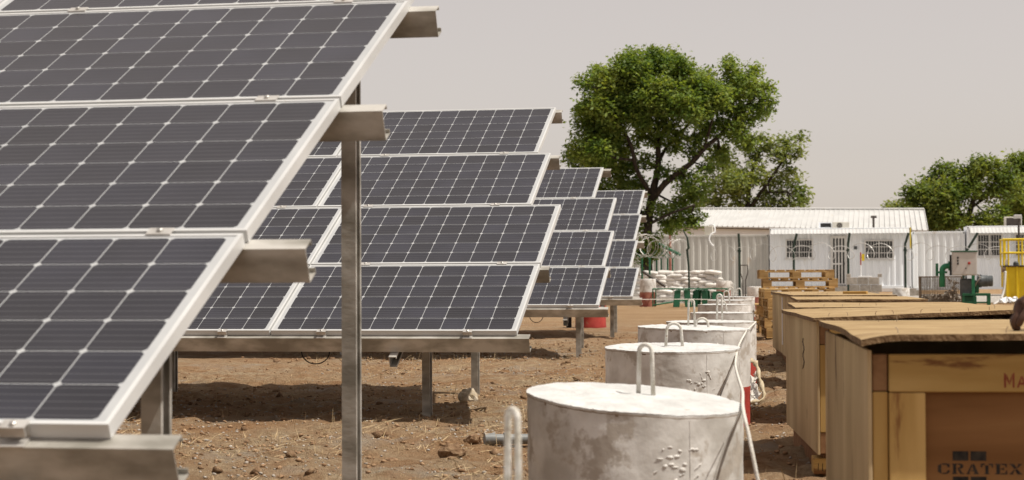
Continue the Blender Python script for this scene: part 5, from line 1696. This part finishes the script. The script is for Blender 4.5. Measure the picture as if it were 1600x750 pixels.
# ------------------------------------------------------------------ trees
def tree(name, base_u, base_v, d, lobes, limbs, lm, leaf, per, depth, label, seed, squash=0.9):
    rg_ = np.random.default_rng(seed)
    b0 = at(base_u, base_v, d)
    root = empty(name, (b0.x, b0.y, 0), 0, label, 'tree')
    base = Vector((b0.x, b0.y, 0))
    k = d / FPX
    q = MB()
    for pts in limbs:
        pp = [at(u, v, d + dd) - base for u, v, dd, r_ in pts]
        rs = [r_ * k * 0.8 for _, _, _, r_ in pts]
        sp_ = smooth_path(pp, 5)
        rs2 = list(np.interp(np.linspace(0, len(rs) - 1, len(sp_)), range(len(rs)), rs))
        q.tube(sp_, rs2, 8)
    centres = []
    ends = [at(u, v, d + dd) - base for pts in limbs for u, v, dd, _ in pts[1:]]
    Vv, Ff = [], []
    cnt = 0
    for (u, v, r_) in lobes:
        nl = 1 if r_ < 24 else 2
        for h in range(nl):
            dd = rg_.uniform(-depth, depth) * (1 if nl > 1 else 0.5)
            c_ = at(u + rg_.uniform(-4, 4) * h, v + rg_.uniform(-4, 4) * h, d + dd) - base
            R_ = r_ * k * (1.0 if h == 0 else 0.9)
            e = min(ends, key=lambda z: (z - c_).length)
            mid = (e + c_) / 2 + Vector((rg_.uniform(-.2, .2), rg_.uniform(-.2, .2), rg_.uniform(-.3, .05))) * R_
            q.tube(smooth_path([e, mid, c_], 3), [0.045 * R_ + 0.02] * 3 + [0.03 * R_ + 0.012] * 3 + [0.012], 5)
            ncl = int(per * (r_ / 22.0) ** 2) + 5
            # clusters of leaves around twig tips, mostly near the outside of the lobe
            dirs = rg_.normal(size=(ncl, 3)); dirs /= np.linalg.norm(dirs, axis=1)[:, None]
            rad = R_ * (0.35 + 0.68 * rg_.random(ncl) ** 0.6)
            tips = np.array(c_)[None] + dirs * rad[:, None] * np.array([1, 1, squash])
            nlv = 20
            o = rg_.normal(size=(ncl, nlv, 3)) * 0.165 * (0.55 + 0.9 * rg_.random((ncl, 1, 1))) * (leaf / 0.18)
            o[:, :, 2] *= 0.7
            o = np.clip(o, -0.33 * leaf / 0.18, 0.33 * leaf / 0.18)
            cpos = (tips[:, None] + o).reshape(-1, 3)
            m_ = len(cpos)
            ax = rg_.normal(size=(m_, 3)); ax[:, 2] = ax[:, 2] * 0.55 - 0.25
            ax /= np.linalg.norm(ax, axis=1)[:, None]
            up = rg_.normal(size=(m_, 3)) * 0.5 + np.array([0, 0, 1.0])
            sd = np.cross(ax, up); sd /= np.linalg.norm(sd, axis=1)[:, None]
            nr = np.cross(sd, ax)
            L_ = leaf * (0.6 + 0.8 * rg_.random(m_))[:, None]
            w = L_ * 0.26
            A = cpos; B = cpos + ax * L_ * 0.5 + sd * w + nr * L_ * 0.08; C_ = cpos + ax * L_; D__ = cpos + ax * L_ * 0.5 - sd * w + nr * L_ * 0.08
            Vv.append(np.stack([A, B, C_, D__], 1).reshape(-1, 3))
            Ff.append((np.arange(m_) * 4)[:, None] + np.array([[0, 1, 2, 3]]) + cnt)
            cnt += 4 * m_
    q.build('trunk', M['trunk'], root, smooth=True)
    link('crown', arrmesh('crown', np.concatenate(Vv), np.concatenate(Ff), lm), root)
    return cnt // 4


big_l = [(925, 165, 24), (915, 200, 22), (905, 235, 20), (930, 235, 28), (950, 130, 28), (985, 108, 28), (1020, 98, 24), (1055, 108, 24), (1085, 130, 24), (1000, 145, 34), (1040, 150, 34), (960, 175, 34), (950, 215, 30), (975, 232, 20), (1000, 180, 26), (1045, 184, 20), (1085, 170, 30), (1120, 152, 26), (1139, 97, 8), (1140, 108, 11), (1140, 124, 15), (1163, 140, 24), (1176, 112, 12), (1195, 140, 14), (1200, 158, 12), (1193, 174, 12), (1170, 175, 22), (1142, 183, 23), (1112, 196, 20), (1150, 208, 20), (1168, 222, 14), (1090, 218, 15), (1052, 226, 14), (1012, 252, 13), (940, 255, 22), (962, 262, 19), (992, 290, 18), (1122, 238, 16), (1132, 252, 10), (1078, 282, 18), (1092, 302, 18), (1068, 318, 20), (1083, 338, 16), (1055, 342, 18), (1030, 325, 14), (990, 350, 22), (1020, 380, 18), (985, 310, 20), (903, 255, 13), (925, 280, 20), (955, 302, 19), (1005, 396, 20), (893, 245, 9), (912, 130, 14), (1020, 78, 8), (1050, 86, 10), (985, 84, 10), (908, 172, 12), (935, 112, 10), (1105, 118, 12), (960, 330, 22), (930, 310, 18), (1045, 356, 14), (1002, 214, 15), (1060, 212, 15), (1084, 236, 11), (1022, 222, 11), (985, 262, 15), (1036, 268, 9), (1104, 262, 10), (1018, 196, 16), (1060, 268, 8), (972, 285, 12), (1040, 205, 14)]
big_b = [[(1012, 436, 0, 11), (1011, 385, 0, 9), (1014, 335, 0, 8.5), (1020, 300, 0, 7.5), (1028, 262, 0.2, 6), (1028, 220, 0.4, 5), (1026, 170, 0.6, 3.5), (1022, 110, 0.3, 1.5)],
         [(1016, 318, 0, 7), (1036, 290, -0.3, 6), (1060, 270, -0.5, 5.5), (1082, 253, -0.5, 5), (1102, 230, -0.6, 4.5), (1122, 214, -0.6, 4), (1150, 185, -0.5, 3), (1185, 145, -0.3, 1.5)],
         [(1028, 255, 0.2, 4), (1045, 225, 0.8, 3.5), (1075, 195, 1.0, 3), (1095, 160, 1.0, 2)],
         [(1100, 232, -0.6, 3), (1108, 205, -1.0, 2.5), (1120, 160, -1.0, 1.5)],
         [(1018, 305, 0, 5), (995, 265, -0.6, 4), (985, 225, -0.8, 3.5), (960, 180, -0.8, 2.5), (940, 140, -0.5, 1.5)],
         [(990, 250, -0.6, 3), (955, 245, -1.2, 2.5), (915, 225, -1.2, 1.5)],
         [(1014, 340, 0, 4), (985, 320, 0.8, 3), (940, 300, 0.8, 2)],
         [(1028, 222, 0.4, 3), (1000, 180, 1.2, 2.5), (985, 125, 1.2, 1.5)],
         [(1014, 350, 0, 4), (1045, 335, -0.8, 2.5), (1085, 320, -1.0, 1.5)]]
n_ = tree('broadleaf_tree', 1012, 432, 66, big_l, big_b, M['leaf'], 0.15, 44, 1.3, 'tall spreading green tree with dark forked trunk behind the solar tables', 4)
sec_l = [(1130, 250, 22), (1150, 280, 24), (1120, 290, 22), (1180, 240, 18), (1200, 226, 12), (1230, 222, 12), (1245, 237, 10), (1216, 248, 14), (1180, 275, 22), (1210, 285, 20), (1235, 268, 13), (1240, 292, 12), (1254, 305, 10), (1150, 310, 22), (1200, 312, 20), (1235, 316, 14), (1110, 315, 16), (1170, 328, 18), (1254, 320, 8), (1190, 215, 7), (1160, 225, 10), (1250, 215, 5), (1225, 240, 10), (1120, 330, 20), (1205, 335, 18), (1235, 335, 14)]
sec_b = [[(1168, 440, 0, 7), (1165, 370, 0, 6), (1168, 325, 0, 5), (1172, 280, 0, 4), (1185, 240, 0.3, 2)], [(1168, 330, 0, 4), (1200, 285, -0.5, 3), (1228, 245, -0.5, 1.5)], [(1167, 335, 0, 4), (1135, 290, 0.6, 3), (1128, 250, 0.6, 1.5)], [(1190, 300, -0.4, 2.5), (1230, 300, -0.6, 1.5)]]
tree('pale_tree', 1168, 430, 112, sec_l, sec_b, M['leafpale'], 0.26, 26, 2.0, 'paler looser tree behind the white roof, right of the tall tree', 9)
t3_l = [(1475, 264, 16), (1460, 282, 18), (1435, 297, 18), (1421, 306, 11), (1448, 312, 22), (1480, 300, 26), (1500, 277, 20), (1524, 264, 20), (1545, 254, 15), (1555, 268, 18), (1575, 278, 20), (1510, 296, 20), (1470, 335, 24), (1440, 335, 20), (1495, 340, 22), (1540, 300, 16), (1568, 302, 20), (1556, 335, 20), (1525, 345, 14), (1452, 355, 20), (1480, 360, 20), (1515, 285, 14), (1540, 350, 16)]
t3_b = [[(1503, 440, 0, 8), (1505, 380, 0, 7), (1512, 345, 0, 6), (1520, 315, 0, 5), (1530, 285, 0, 3), (1540, 262, 0, 1.5)], [(1509, 350, 0, 4), (1490, 315, -1, 3), (1465, 290, -1, 1.5)], [(1517, 325, 0, 3), (1545, 305, 1, 2.5), (1570, 290, 1, 1.2)]]
tree('dense_tree', 1503, 430, 108, t3_l, t3_b, M['leafdense'], 0.26, 36, 2.2, 'dense round tree behind the containers on the right', 21)
t4_l = [(1590, 252, 16), (1603, 266, 22), (1622, 262, 24), (1645, 280, 26), (1600, 305, 26), (1590, 335, 24), (1630, 300, 28), (1625, 340, 26), (1660, 310, 26), (1655, 345, 26), (1580, 318, 14)]
t4_b = [[(1625, 440, 0, 8), (1624, 370, 0, 7), (1622, 320, 0, 5), (1620, 270, 0, 2)], [(1624, 345, 0, 4), (1600, 305, -1, 2)], [(1624, 345, 0, 4), (1650, 305, 1, 2)]]
tree('dense_tree', 1625, 430, 116, t4_l, t4_b, M['leafdense'], 0.27, 44, 2.4, 'dense tree cut off by the right edge of the picture', 22)
t5_l = [(1411, 322, 9), (1396, 322, 7), (1425, 326, 9), (1386, 327, 4), (1405, 335, 14), (1425, 340, 14), (1440, 335, 10)]
t5_b = [[(1412, 440, 0, 4), (1412, 370, 0, 3), (1411, 330, 0, 1.5)]]
tree('low_tree', 1412, 430, 122, t5_l, t5_b, M['leafpale'], 0.26, 36, 1.6, 'low bushy treetop just above the right end of the white roof', 23)

bpy.context.view_layer.update()
